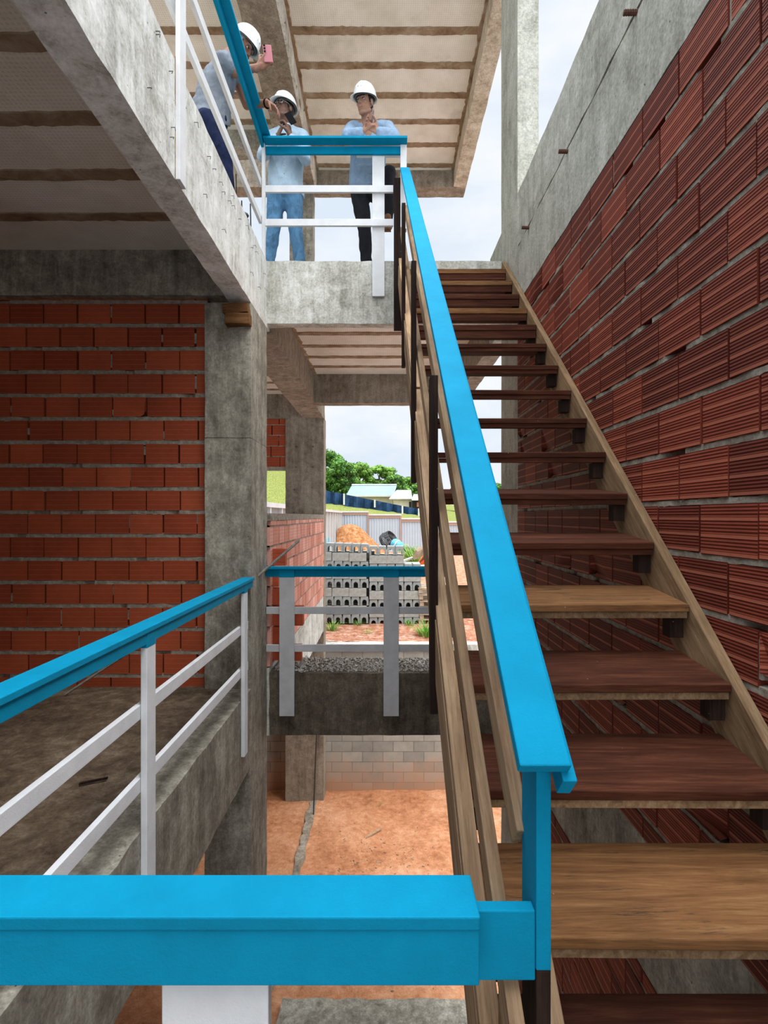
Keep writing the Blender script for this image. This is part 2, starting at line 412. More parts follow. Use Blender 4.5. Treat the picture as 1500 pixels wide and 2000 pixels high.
# ------------------------------------------------------------------ dimensions
D1, D2 = 4.50, 5.115          # front and back of the column line
XL, XR = -1.138, 1.166        # left beam face, right wall face
ZU, ZS, ZB = 2.497, 2.285, 1.86   # upper slab top, its soffit, beam soffit
ZF, ZFB = -1.487, -2.15       # floor level, its beam soffit
ZP = -5.35                    # earth floor of the pit
ZR, ZRB = 5.95, 5.66          # roof soffit, roof beam soffit

# ------------------------------------------------------------------ concrete frame
m = MB(); m.rough(-1.328, XL, -1.5, D2+.3, ZB-.016, ZU, seed=1)
left_beam = struct(m, 'concrete_beam', 'concrete_lit_face', 'long brightly lit concrete beam running along the upper floor edge at left', 'beam')
m = MB(); m.rough(XL, XR, D2, D2+.115, 1.885, ZU, .1, .006, seed=2)
struct(m, 'concrete_beam', 'concrete_pale', 'short pale concrete beam of the upper landing below the two men in blue shirts', 'beam')
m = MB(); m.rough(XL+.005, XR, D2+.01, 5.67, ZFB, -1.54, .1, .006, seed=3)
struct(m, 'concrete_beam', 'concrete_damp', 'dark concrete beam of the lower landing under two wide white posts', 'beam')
m = MB(); m.rough(-1.36, XL, -1.5, D1+.02, ZFB, ZF, .12, .006, seed=4)
struct(m, 'concrete_beam', 'concrete_grey', 'stained concrete beam along the edge of the left floor', 'beam')
m = MB(); m.rough(-1.535, XL, D1, D2, ZP-.3, .672, .12, .004, seed=5); m.rough(-1.535, XL, D1, D2, .676, ZB-.02, .12, .004, seed=55); m.box(-1.53, XL-.006, D1+.006, D2-.006, .6, .8)
struct(m, 'concrete_column', 'concrete_grey', 'tall grey concrete column at the end of the left brick wall', 'column')
m = MB(); m.rough(-6, -1.30, D1-.02, D1+.18, 1.895, ZS+.02, .12, .005, seed=6)
struct(m, 'concrete_beam', 'concrete_grey', 'dark concrete beam over the top of the left brick wall', 'beam')
# right hand wall line
m = MB(); m.rough(XR, XR+.18, -1.5, 5.75, 1.84, 2.318, .12, .004, seed=7); m.rough(XR+.006, XR+.18, -1.5, 5.70, 2.343, 2.80, .12, .007, seed=8); m.box(XR+.03, XR+.17, -1.5, 5.68, 2.25, 2.4)
struct(m, 'concrete_beam', 'concrete_wall_beam', 'deep concrete beam with three rusty bars on top of the right brick wall', 'beam')
m = MB(); m.rough(XR, XR+.18, D1+.02, D2+.03, ZP-.3, 9.0, .12, .004, seed=9)
struct(m, 'concrete_column', 'concrete_wall_beam', 'tall concrete column standing against the sky above the right brick wall', 'column')
m = MB(); m.rough(XR+.004, XR+.18, -1.5, D2, -2.04, -1.446, .12, .004, seed=10)
struct(m, 'concrete_beam', 'concrete_grey', 'concrete band in the right brick wall seen below the lowest treads', 'beam')
# bay behind the landing, middle level
m = MB(); m.rough(-1.5, -1.11, D2+.12, 9.77, 1.83, ZS+.02, .14, .005, seed=11)
struct(m, 'concrete_beam', 'concrete_raw_brown', 'concrete beam running back from the grey column to the far pillar', 'beam')
m = MB(); m.rough(-1.11, 1.335, 8.40, 8.62, 1.82, ZS+.02, .14, .005, seed=12)
struct(m, 'concrete_beam', 'concrete_raw_brown', 'far concrete cross beam framing the top of the outdoor view', 'beam')
m = MB(); m.rough(1.14, 1.335, D2+.7, 8.62, 1.83, ZU, .14, .005, seed=13)
struct(m, 'concrete_beam', 'concrete_raw_brown', 'concrete beam seen running back behind the stair treads', 'beam')
m = MB(); m.rough(-4.5, -1.11, 9.77, 9.97, 1.83, ZS+.02, .14, .005, seed=14)
struct(m, 'concrete_beam', 'concrete_raw_brown', 'far concrete beam over the dark brick panel', 'beam')
m = MB(); m.rough(-1.83, -1.112, 9.80, 10.15, ZP-.3, 1.85, .14, .005, seed=15)
for px, py in ((577, 872), (610, 872), (577, 912), (610, 912), (574, 956), (573, 1000)):
    p = P(px, py, 9.8); m.tube([p+V((0, .05, 0)), p+V((.02, -.07, -.01))], .012, 6, mi=1)
struct(m, 'concrete_column', ['concrete_raw_brown', 'rust'], 'broad far concrete pillar behind the side brick wall', 'column')
m = MB(); m.rough(-1.45, -1.115, D2, 9.79, ZFB, ZF-.01, .14, .006, seed=16)
struct(m, 'concrete_beam', 'concrete_pale', 'pale concrete beam under the side brick wall at the lower landing', 'beam')
# foundations in the pit
m = MB(); m.rough(-1.1, XR, 4.7, 5.68, ZP-.3, ZP+.10, .12, .012, seed=17)
struct(m, 'foundation_beam', 'concrete_grey', 'grey concrete footing on the earth floor at the bottom of the photo', 'footing')
m = MB(); m.rough(-1.36, -1.24, 5.7, 9.75, ZP-.3, ZP+.035, .1, .03, seed=18)
struct(m, 'foundation_strip', 'concrete_raw_brown', 'half-buried concrete strip running back across the orange earth', 'footing')

# ceilings with ribs
def soffit(name, x0, x1, y0, y1, z, rib_ds, thick, label, skew=0):
    m = MB(); m.box(x0, x1, y0, y1, z, z+thick)
    for d in rib_ds:
        if not (y0 < d < y1): continue
        n = max(6, int((x1-x0)/.05)); hw = .056; o = len(m.v)
        for i in range(n+1):
            x = x0+(x1-x0)*i/n
            e0 = mnoise.noise(V((x*2.5, d*9, z)))*.010+mnoise.noise(V((x*15, d*5, z)))*.012; e1 = mnoise.noise(V((x*2.5, d*9+4, z)))*.010+mnoise.noise(V((x*17, d*5, z+3)))*.014
            zz = z-.008
            m.v += [V((x, d-hw+e0, z+.002)), V((x, d-hw+e0+.006, zz)), V((x, d+hw+e1-.006, zz)), V((x, d+hw+e1, z+.002))]
        for i in range(n):
            a = o+i*4
            for k in range(3): m.f.append((a+k, a+4+k, a+5+k, a+1+k)); m.mi.append(1)
    for xe, sg in ((x0, 1), (x1, -1)):      # grout smeared along both side beams
        n = int((y1-y0)/.05); o = len(m.v)
        for i in range(n+1):
            y = y0+(y1-y0)*i/n; e_ = .035+.02*mnoise.noise(V((xe, y*6, z)))+.018*mnoise.noise(V((xe, y*19, z)))
            m.v += [V((xe, y, z-.012)), V((xe+sg*e_, y, z-.010)), V((xe+sg*(e_+.008), y, z+.002))]
        for i in range(n):
            a = o+i*3
            for k in range(2): m.f.append((a+k, a+3+k, a+4+k, a+1+k)); m.mi.append(1)
    return struct(m, name, ['soffit_foam', 'rib_concrete'], label, 'ceiling')
soffit('ceiling', -6, -1.328, -1.5, D1, ZS, [D1-.03-.49*k+.001 for k in range(1, 13)], .2, 'ceiling of pale foam panels and brown ribs over the left room')
soffit('ceiling', -1.11, 1.16, D2+.115, 8.42, ZS, [6.05+.48*k for k in range(6)], .2, 'ribbed pale ceiling under the upper landing in front of the outdoor view')
soffit('ceiling', -4.5, -1.5, D1+.18, 9.78, ZS, [6.05+.48*k for k in range(9)], .2, 'ribbed ceiling strip beyond the grey column at left')
roof_ribs = [6.40+.492*(k-3) for k in range(10)]
soffit('ceiling', -1.145, 1.215, 4.5, 9.0, ZR, roof_ribs, .2, 'ribbed pale roof soffit over the two men in blue shirts')
soffit('ceiling', -6, -1.61, 4.5, 8.05, ZR, roof_ribs, .2, 'ribbed pale roof soffit above the man taking a photo')
m = MB(); m.rough(-1.61, -1.145, 4.5, 9.0, ZRB, ZR+.2, .15, .006, seed=21); m.rough(-1.175, -1.143, 4.5, 8.98, ZRB-.004, ZR-.002, .15, .004, mi=1, seed=22)
struct(m, 'roof_beam', ['concrete_raw_brown', 'concrete_pale'], 'wide stained roof beam with pale edge strip between the two roof soffits', 'beam')
m = MB(); m.rough(1.215, 1.43, 4.5, 9.0, ZRB, ZR+.25, .15, .006, seed=23)
struct(m, 'roof_beam', 'concrete_tan', 'roof edge beam beside the open sky at right', 'beam')
m = MB(); m.rough(-6, 1.43, 8.98, 9.28, ZRB, ZR+.25, .15, .006, seed=24)
struct(m, 'roof_beam', 'concrete_raw_brown', 'far roof cross beam closing the soffit behind the men', 'beam')
m = MB(); m.rough(-6, -1.61, 8.04, 8.3, ZRB, ZR+.2, .15, .006, seed=25)
struct(m, 'roof_beam', 'concrete_grey', 'shorter roof cross beam behind the man taking a photo', 'beam')
m = MB(); m.rough(-1.61, -1.21, 8.99, 9.25, ZU, ZRB+.02, .15, .006, seed=26)
struct(m, 'concrete_column', 'concrete_grey', 'upper floor column behind the middle man', 'column')
# floors
m = MB(); m.rough(-6, -1.355, -1.5, D1+.1, ZF-.15, ZF, .14, .012, seed=27)
struct(m, 'floor', 'floor_brown', 'stained brown concrete floor of the left room', 'floor')
m = MB(); m.rough(-6, -1.33, -1.5, 9.2, ZS+.2, ZU-.001, .3, .003, seed=28); m.rough(-1.33, 1.16, D2+.12, 9.2, ZS+.2, ZU-.001, .3, .003, seed=29)
struct(m, 'floor', 'concrete_grey', 'upper floor slab on which the three men stand', 'floor')
m = MB(); m.box(-1.135, 1.16, -1.5, .55, -1.85, -1.70)
struct(m, 'floor', 'concrete_grey', 'concrete landing in front of the near blue rail', 'floor')

# ------------------------------------------------------------------ brick walls
def brick_wall(name, origin, u, nrm, u0, u1, z0, z1, zref, pitch, blen, uref, mats, label, thick=.09, gap=.006, bed=.016, capz=None, seed=0, chips=.035, group=None):
    """bricks laid along u; faces look along nrm; mats = (brick, mortar, joint)"""
    rnd = random.Random(seed); u = V(u); nrm = V(nrm); o3 = V(origin); m = MB(); uvs = []; tones = []
    def q(a, z, h): return o3+u*a+nrm*h+V((0, 0, z))
    def face(ids, mi, uv=None, tone=0):
        m.f.append(ids); m.mi.append(mi); uvs.extend(uv or [(0, .5)]*len(ids)); tones.extend([tone]*len(ids))
    def hexa(a0, a1, zz0, zz1, h0, h1, mi, tone=0, jit=0, chip=None):
        j = lambda: rnd.uniform(-jit, jit)
        base = len(m.v)
        aa0 = a0+j(); aa1 = a1+j(); fz0 = zz0+j(); fz1 = zz1+j(); h = h1+j()*.7; t2 = j()*.5
        flip = u.cross(V((0, 0, 1))).dot(nrm) < 0
        m.v.extend([q(aa0, fz0, h0), q(aa1, fz0, h0), q(aa1, fz1, h0), q(aa0, fz1, h0), q(aa0, fz0, h), q(aa1, fz0, h+t2), q(aa1, fz1, h+t2), q(aa0, fz1, h)])
        def F_(ids, uv=None):
            if flip: ids = ids[::-1]; uv = uv[::-1] if uv else None
            face(tuple(base+i for i in ids), mi, uv, tone)
        if chip is None:
            F_((4, 5, 6, 7), [(0, 0), (1, 0), (1, 1), (0, 1)])
            F_((0, 1, 5, 4)); F_((1, 2, 6, 5)); F_((2, 3, 7, 6)); F_((3, 0, 4, 7))
        else:
            # broken lower corner: cut across
            c = chip; L = a1-a0; H = zz1-zz0
            if c == 0:
                m.v.extend([q(aa0+.05, fz0, h), q(aa0, fz0+.05, h), q(aa0+.03, fz0+.025, h-.03)])
                k = 8
                F_((k, 5, 6, 7, k+1, k+2), [(.05/L, 0), (1, 0), (1, 1), (0, 1), (0, .05/H), (.03/L, .02/H)])
            else:
                m.v.extend([q(aa1-.05, fz0, h), q(aa1, fz0+.05, h), q(aa1-.03, fz0+.025, h-.03)])
                k = 8
                F_((4, k, k+2, k+1, 6, 7), [(0, 0), (1-.05/L, 0), (1-.03/L, .02/H), (1, .05/H), (1, 1), (0, 1)])
            F_((0, 1, 5, 4)) if c == 0 and False else None
            F_((2, 3, 7, 6)); F_((3, 0, k+1 if c == 0 else 4, 7)); F_((1, 2, 6, k+1 if c else 5))
    # backing
    hexa(u0, u1, z0, z1, -thick, -.035, 2)
    k0 = int(math.floor((z0-zref)/pitch)); k1 = int(math.ceil((z1-zref)/pitch))
    for k in range(k0, k1+1):
        a = max(z0, zref+k*pitch+bed/2); b = min(z1-.003, zref+(k+1)*pitch-bed/2)
        zj = zref+k*pitch
        if z0+.01 < zj < z1-.01:
            # ragged mortar bed
            n = int((u1-u0)/.035); base = len(m.v); flip = u.cross(V((0, 0, 1))).dot(nrm) < 0
            for i in range(n+1):
                x = u0+(u1-u0)*i/n
                e = bed/2+.001+abs(mnoise.noise(V((x*17, k*3.1+seed, 0))))*.018; e2 = bed/2+.001+abs(mnoise.noise(V((x*19, k*3.1+seed, 5))))*.018
                hh = -.004+mnoise.noise(V((x*9, k+seed, 9)))*.007
                if mnoise.noise(V((x*5, k*1.7+seed, 21))) > .42: hh = -.03
                m.v.extend([q(x, zj-e, -.03), q(x, zj-e+.004, hh), q(x, zj+e2-.004, hh), q(x, zj+e2, -.03)])
            for i in range(n):
                for s_ in range(3):
                    c0 = base+i*4+s_; ids = (c0, c0+4, c0+5, c0+1)
                    face(ids[::-1] if flip else ids, 1)
        if b-a < .02: continue
        off = uref+(blen/2 if k % 2 else 0)+rnd.uniform(-.012, .012)
        n0 = int(math.floor((u0-off)/blen))-1
        x = off+n0*blen
        while x < u1:
            g = rnd.uniform(.5, 1.6)*gap
            x0 = max(u0, x+g); x1 = min(u1, x+blen-rnd.uniform(.5, 1.6)*gap)
            if x1-x0 > .03:
                ch = None
                if x1-x0 > .2 and b-a > .15 and rnd.random() < chips: ch = rnd.randint(0, 1)
                hexa(x0, x1, a, b, -.036, 0, 0, rnd.random()**1.3, .0022, ch)
                if rnd.random() < .22 and b-a > .12:   # mortar squeezed in the upright joint
                    zz = a+rnd.random()*(b-a)*.5; zt = min(b, zz+rnd.uniform(.05, .15))
                    hexa(x1-.002, x1+gap*2+.003, zz, zt, -.036, -.006, 1, 0, .003)
            x += blen
    if capz:
        hexa(u0, u1, z1, capz, -thick, .004, 1)
    me_o = m.build(name, [mats[0], mats[1], mats[2]])
    me = me_o.data
    uvl = me.uv_layers.new(name='UVMap'); flat = [c for p in uvs for c in p]; uvl.data.foreach_set('uv', flat)
    ca = me.color_attributes.new('tone', 'FLOAT_COLOR', 'CORNER'); buf = []
    for tn in tones: buf += [tn, tn, tn, 1]
    ca.data.foreach_set('color', buf)
    return tag(me_o, label, 'wall', None, 'structure')
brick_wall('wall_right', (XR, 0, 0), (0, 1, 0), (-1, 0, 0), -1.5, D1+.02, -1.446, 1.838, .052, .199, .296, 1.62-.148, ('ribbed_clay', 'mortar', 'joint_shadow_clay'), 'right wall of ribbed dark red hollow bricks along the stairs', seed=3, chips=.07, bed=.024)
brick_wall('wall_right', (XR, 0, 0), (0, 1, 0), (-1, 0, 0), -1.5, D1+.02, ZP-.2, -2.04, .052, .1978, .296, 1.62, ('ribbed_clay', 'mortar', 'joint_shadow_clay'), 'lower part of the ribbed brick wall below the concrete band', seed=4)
brick_wall('wall_left', (0, D1+.055, 0), (1, 0, 0), (0, -1, 0), -6, -1.53, ZF-.02, 1.95, -.3747, .2039, .2955, -2.953, ('clay_smooth', 'mortar', 'joint_shadow_clay'), 'left room back wall of smooth dark red bricks with grey mortar', seed=5, bed=.034, gap=.007)
brick_wall('wall_side', (-1.11, 0, 0), (0, 1, 0), (1, 0, 0), D2+.02, 9.80, -1.487, -.045, -.30, .198, .295, 5.3, ('clay_pink', 'mortar', 'joint_shadow_clay'), 'low pinkish brick side wall receding from the grey column to the far pillar', seed=6, capz=.028, gap=.009)
brick_wall('wall_back', (0, 9.84, 0), (1, 0, 0), (0, -1, 0), -4.5, -1.80, .93, 1.84, 1.12, .2, .295, -2.1, ('clay_smooth', 'mortar', 'joint_shadow_clay'), 'dark brick panel hanging over the far opening left of the pillar', seed=8)
m = MB(); m.rough(-4.5, -1.81, 9.84, 9.93, .86, .93, .14, .006, seed=31)
struct(m, 'trim_1', 'mortar', 'grey mortar ledge under the dark far brick panel', 'ledge')
# retaining wall of cement blocks
m = MB(); m.box(-6, 4, 10.2, 10.4, ZP-.3, -2.62); m.rough(-6, 4, 10.17, 10.42, -2.64, -2.50, .14, .01, mi=1, seed=33)
struct(m, 'wall_retaining', ['cement_block_wall', 'concrete_pale'], 'low cement block retaining wall at the back of the earth pit', 'wall')

# unseen walls added behind and beside the photographer to cut the back light
brick_wall('wall_back', (0, -1.7, 0), (1, 0, 0), (0, 1, 0), -6, -1.35, -1.9, 2.2, -.37, .2, .295, 0, ('clay_smooth', 'mortar', 'joint_shadow_clay'), 'unseen brick wall added behind the photographer', seed=11)
brick_wall('wall_left', (-6, 0, 0), (0, 1, 0), (1, 0, 0), -1.7, 4.6, ZF-.02, 2.3, -.37, .2, .295, 0, ('clay_smooth', 'mortar', 'joint_shadow_clay'), 'unseen far left brick wall of the left room', seed=12)

m = MB(); m.box(-3.6, -3.4, -1.7, 10.2, ZP-.3, ZF-.15)  # unseen, added to keep the under-floor space in shade
struct(m, 'wall_pit_unseen', 'cement_block_wall', 'unseen block wall added to keep the space under the left room dark', 'wall')
m = MB(); m.box(-3.4, 1.35, -1.9, -1.7, ZP-.3, -1.9)  # unseen, added to keep light out of the pit from the near side
struct(m, 'wall_pit_unseen', 'cement_block_wall', 'unseen block wall added under the landing behind the photographer', 'wall')

# ------------------------------------------------------------------ ground
def grid(x0, x1, y0, y1, nx, ny, h):
    m = MB()
    for j in range(ny+1):
        for i in range(nx+1):
            x = x0+(x1-x0)*i/nx; y = y0+(y1-y0)*(j/ny); m.v.append(V((x, y, h(x, y))))
    for j in range(ny):
        for i in range(nx):
            a = j*(nx+1)+i; m.f.append((a, a+1, a+nx+2, a+nx+1)); m.mi.append(0)
    return m
def pit_h(x, y):
    p = V((x, y, 0)); return ZP+.05*mnoise.noise(p*.9)+.02*mnoise.noise(p*4)+.008*mnoise.noise(p*13)
m = grid(-8, 4, 1.5, 10.2, 200, 150, pit_h)
o = m.build('ground', 'orange_earth', smooth=True); tag(o, 'orange bare earth floor of the pit', 'ground', None, 'structure')
def hill(x, y):
    r = min(1, max(0, (y-37)/33)); b = -2.5
    up = 2.77+.147*(5.8-x)+.5*max(0, -10-x)
    b += r*up
    if y > 70: b += (y-70)*.06
    p = V((x, y, 0)); return b+.05*mnoise.noise(p*.6)+.03*mnoise.noise(p*3)*(1 if y < 30 else 3)
m = MB(); NX, NY = 140, 150
ys = [10.38+(160-10.38)*((j/NY)**2.2) for j in range(NY+1)]
for j in range(NY+1):
    for i in range(NX+1):
        wd = 12+ys[j]*.75; x = -wd+(2*wd)*i/NX; m.v.append(V((x, ys[j], hill(x, ys[j]))))
for j in range(NY):
    for i in range(NX):
        a = j*(NX+1)+i; m.f.append((a, a+1, a+NX+2, a+NX+1)); m.mi.append(0)
terr = m.build('ground', 'red_rubble', smooth=True); tag(terr, 'reddish rubble ground and grassy slope outside the building', 'ground', None, 'structure')
ca = terr.data.color_attributes.new('grass', 'FLOAT_COLOR', 'POINT'); buf = []
for v in m.v:
    g_ = min(1, max(0, (v.y-34)/4)) if v.y > 30 else (.42 if v.y > 13.2 else .12)
    buf += [g_, g_, g_, 1]
ca.data.foreach_set('color', buf)

# ------------------------------------------------------------------ staircase
stair = empty('staircase', (.65, 2.6, -1.3), 'steep open wooden staircase of dark reddish plank treads climbing along the brick wall', 'stairs')
sdir = V((0, 1, .906)).normalized(); sup = V((0, -.906, 1)).normalized()
TX = lambda d: .245-.0147*d           # the open side runs very slightly towards the left
def sline(d, z0): return .906*d+z0
# wall side stringer
a0, a1 = .72, 4.98
m = MB(); m.bar(((1.141), a0, sline(a0, -2.195)), (1.141, a1, sline(a1, -2.195)), (.040, 0, 0), sup*.20)
m.build('stringer', 'brown_board_slope', stair, .003)
# open side stringer
m = MB(); m.bar((TX(a0)-.012, a0, sline(a0, -2.215)), (TX(a1)-.012, a1, sline(a1, -2.215)), (.03, 0, 0), sup*.175)
m.build('stringer', 'raw_board_slope', stair, .003)
m = MB(); m.bar((TX(a0)-.005, a0, sline(a0, -2.07)), (TX(3.1), 3.1, sline(3.1, -2.07)), (.045, 0, 0), sup*.035)
m.build('stringer_batten', 'raw_board_slope', stair, .002)
m = MB(); m.bar((TX(3.12), 3.12, sline(3.12, -2.07)), (TX(a1), a1, sline(a1, -2.07)), (.045, 0, 0), sup*.035)
m.build('stringer_batten', 'raw_board_slope', stair, .002)
m = MB(); m.bar((.372, .76, sline(.76, -2.19)), (.372, 1.26, sline(1.26, -2.19)), (.035, 0, 0), sup*.13)
m.build('stringer_block', 'raw_board_slope', stair, .002)
rs = random.Random(4)
brown_steps = {15, 12, 3, 1, 0}
for i in range(0, 17):
    d = 4.76-.2374*i; z = sline(d, -2.057); wd = .30
    if i == 0: wd = .26
    tilt = .034; jz = rs.uniform(-.004, .004); yaw = rs.uniform(-.006, .006)
    x0 = TX(d)+.012; x1 = 1.119
    m = MB(); th = .028 if i > 4 else .042
    bh = .024 if i > 4 else .055
    m.hexa([(x0, d-yaw, z-th), (x1, d+yaw, z-th+jz), (x1, d+wd, z-th+tilt), (x0, d+wd, z-th+tilt), (x0, d-yaw, z), (x1, d+yaw, z+jz), (x1, d+wd, z+tilt), (x0, d+wd, z+tilt)])
    tr = m.build('tread', 'tread_brown' if i in brown_steps else 'tread_red', stair, .0035)
    m = MB(); m.hexa([(x0+.004, d+.006-yaw, z-th-bh), (x1-.004, d+.006+yaw, z-th-bh+jz), (x1-.004, d+.065, z-th-bh+.006), (x0+.004, d+.065, z-th-bh+.006), (x0+.004, d+.006-yaw, z-th), (x1-.004, d+.006+yaw, z-th+jz), (x1-.004, d+.065, z-th+.006), (x0+.004, d+.065, z-th+.006)])
    nb = m.build('nosing_batten', 'brown_board_slope' if i in (13, 14, 15, 12) else 'tread_red', tr, .002)
    for (cx0, cx1) in ((x1-.052, x1-.002), (x0+.002, x0+.045)):
        m = MB(); m.box(cx0, cx1, d+.03, d+.085, z-th-bh-.075, z-th-.02)
        m.build('cleat', 'dark_post_wood', tr, .002)

# ------------------------------------------------------------------ stair railing
sr = empty('stair_railing', (.25, 2.9, 0), 'stair balustrade with broad blue sloping handrail, raw wood mid rails and dark posts', 'railing')
r0, r1 = .87, 5.02
m = MB(); m.bar((.282-.0147*r0, r0, sline(r0, -1.210)), (.282-.0147*r1, r1, sline(r1, -1.210)), (.086, 0, 0), sup*.026)
m.build('handrail_cap', 'blue_paint', sr, .003)
m = MB(); m.bar((.325-.0147*.90, .885, sline(.885, -1.262)), (.325-.0147*r1, r1, sline(r1, -1.262)), (.024, 0, 0), sup*.052)
m.build('fascia_board', 'blue_paint', sr, .002)
for (z0, xo, up, d0) in ((-1.575, .044, 4.95, 1.036), (-1.765, .004, 4.9, .80)):
    m = MB(); m.bar((TX(d0)+xo, d0, sline(d0, z0)), (TX(up)+xo, up, sline(up, z0)), (.028, 0, 0), sup*.070)
    m.build('mid_rail', 'raw_board_slope', sr, .002)
# newel post: blue above, bare below
m = MB(); m.box(.2735, .3005, .932, 1.030, -.812, -.455); post = m.build('newel_post', 'blue_paint', sr, .0025)
m = MB(); m.box(.2737, .3003, .9325, 1.0295, -1.75, -.812); o = m.build('bare_post_foot', 'dark_post_wood', post, .0025); o['label'] = 'unpainted dark lower end of the blue post'
m = MB(); m.box(.236, .262, 1.03, 1.07, -1.75, -.79); m.build('rear_batten', 'brown_board_slope', sr, .002)
for d in (1.93, 2.93, 3.98):
    m = MB(); x = TX(d)-.030; m.box(x-.014, x+.014, d-.03, d+.035, sline(d, -2.47), sline(d, -1.235))
    m.build('post', 'dark_post_wood', sr, .002)
m = MB(); m.box(.105, .215, 5.045, 5.085, 1.80, 3.27); m.build('post', 'dark_post_wood', sr, .003)

# ------------------------------------------------------------------ near front railing
fr = empty('front_railing', (-.45, .92, -1.7), 'nearest wide blue rail crossing the bottom of the photo above a white post', 'railing')
m = MB(); m.hexa([(-1.25, .858, -.682), (.160, .858, -.682), (.160, .958, -.682), (-1.25, .958, -.682), (-1.25, .855, -.657), (.160, .855, -.657), (.160, .958, -.657), (-1.25, .958, -.657)])
m.build('rail_cap', 'blue_paint', fr, .003)
m = MB(); m.box(-1.25, .1595, .862, .888, -.776, -.6825); m.build('fascia_board', 'blue_paint', fr, .0025)
m = MB(); m.box(.05, .273, .935, .961, -.832, -.707); m.build('joining_board', 'blue_paint', fr, .0025)
m = MB(); m.box(-.377, -.195, .889, .915, -1.75, -.684); m.build('post', 'white_paint', fr, .0025)

# ------------------------------------------------------------------ left floor railing
lr = empty('left_railing', (-1.15, 2.8, ZF), 'blue topped white railing along the edge of the left floor', 'railing')
m = MB(); m.hexa([(-1.205, .62, -.548), (-1.10, .62, -.548), (-1.098, 4.47, -.548), (-1.203, 4.47, -.548), (-1.205, .62, -.523), (-1.10, .62, -.523), (-1.098, 4.47, -.523), (-1.203, 4.47, -.523)])
m.build('rail_cap', 'blue_paint', lr, .003)
m = MB(); m.box(-1.128, -1.108, .65, 4.45, -.602, -.549); m.build('fascia_board', 'blue_paint', lr, .002)
for d, zb in ((2.45, -2.02), (4.18, -1.93)):
    m = MB(); m.box(-1.137, -1.107, d, d+.095, zb, -.60); p_ = m.build('post', 'white_paint', lr, .0025)
    m = MB(); m.box(-1.138, -1.106, d-.001, d+.096, -.62, -.549); o = m.build('painted_post_top', 'blue_paint', p_, .0015); o['label'] = 'blue painted top of the white post'
for zc in (-.922, -1.265):
    m = MB(); m.box(-1.168, -1.140, .65, 4.42, zc-.034, zc+.034); m.build('mid_rail', 'white_paint', lr, .0025)
m = MB(); m.box(-1.137, -1.107, .75, .84, -2.0, -.60); m.build('post', 'white_paint', lr, .0025)

# ------------------------------------------------------------------ lower landing railing
ll = empty('landing_railing', (.0, 5.05, -1.54), 'dark blue topped railing with two wide greyish posts on the lower landing', 'railing')
m = MB(); m.box(-1.152, .62, 5.02, 5.115, -.512, -.490); m.build('rail_cap', 'blue_paint', ll, .002)
m = MB(); m.box(-1.14, .62, 5.075, 5.10, -.592, -.513); m.build('fascia_board', 'blue_paint', ll, .002)
for x0, x1 in ((546, 575), (749, 779)):
    a = P(x0, 1000, 5.06).x; b = P(x1, 1000, 5.06).x
    m = MB(); m.box(a, b, 5.047, 5.074, P(0, 1398, 5.06).z, -.592); p_ = m.build('post', 'grey_white_paint', ll, .0025)
    m = MB(); m.box(a-.001, b+.001, 5.046, 5.0745, -.592, -.513); o = m.build('painted_post_top', 'blue_paint', p_); o['label'] = 'blue painted top of the wide post'
for yy in (1192, 1265.5):
    z = P(0, yy, 5.09).z; m = MB(); m.box(-1.136, .62, 5.076, 5.10, z-.034, z+.034); m.build('mid_rail', 'grey_white_paint', ll, .002)

# ------------------------------------------------------------------ upper landing railing
ul = empty('landing_railing', (-.4, 5.07, ZU), 'blue topped white railing of the upper landing, a man leaning on it', 'railing')
zt = P(0, 277, 5.03).z
m = MB(); m.box(P(517, 0, 5.03).x, P(795, 0, 5.03).x, 5.0, 5.10, zt-.024, zt); m.build('rail_cap', 'blue_paint', ul, .003)
m = MB(); m.box(P(519, 0, 5.06).x, P(783, 0, 5.06).x, 5.055, 5.08, zt-.098, zt-.0245); m.build('fascia_board', 'blue_paint', ul, .002)
m = MB(); m.box(P(727, 0, 5.06).x, P(751, 0, 5.06).x, 5.082, 5.108, P(0, 579, 5.09).z, zt-.025); m.build('post', 'white_paint', ul, .0025)
ul.children[-1].data.transform(Matrix.Translation((0, -.055, 0)))
m = MB(); m.box(P(782, 0, 5.06).x, P(794, 0, 5.06).x, 5.03, 5.10, P(0, 450, 5.06).z, zt-.025); m.build('post', 'white_paint', ul, .0025)
for yy in (370, 435.5):
    z = P(0, yy, 5.07).z; m = MB(); m.box(P(518, 0, 5.07).x, P(768, 0, 5.07).x, 5.056, 5.082, z-.033, z+.033); m.build('mid_rail', 'white_paint', ul, .002)

# ------------------------------------------------------------------ upper left railing
ur = empty('gallery_railing', (-1.16, 3.8, ZU), 'blue topped white railing rising out of the photo on the upper floor edge at left', 'railing')
m = MB(); m.box(-1.185, -1.075, 1.6, 5.06, 3.618, 3.642); m.build('rail_cap', 'blue_paint', ur, .003)
m = MB(); m.box(-1.170, -1.145, 1.6, 5.05, 3.545, 3.6175); m.build('fascia_board', 'blue_paint', ur, .002)
m = MB(); m.box(-1.166, -1.137, 5.02, 5.07, 2.20, 3.60); m.build('post', 'white_paint', ur, .0025)
m = MB(); m.box(-1.137, -1.112, 2.86, 2.95, 1.845, 3.60); p_ = m.build('post', 'white_paint', ur, .0025)
m = MB(); m.box(-1.150, -1.1375, 2.855, 2.95, 1.845, 2.52); o = m.build('raw_backing_strip', 'raw_board_slope', p_, .001); o['label'] = 'unpainted wooden strip behind the white post'
for zc in (3.215, 2.86):
    m = MB(); m.box(-1.198, -1.171, 1.6, 5.05, zc-.036, zc+.036); m.build('mid_rail', 'white_paint', ur, .0025)

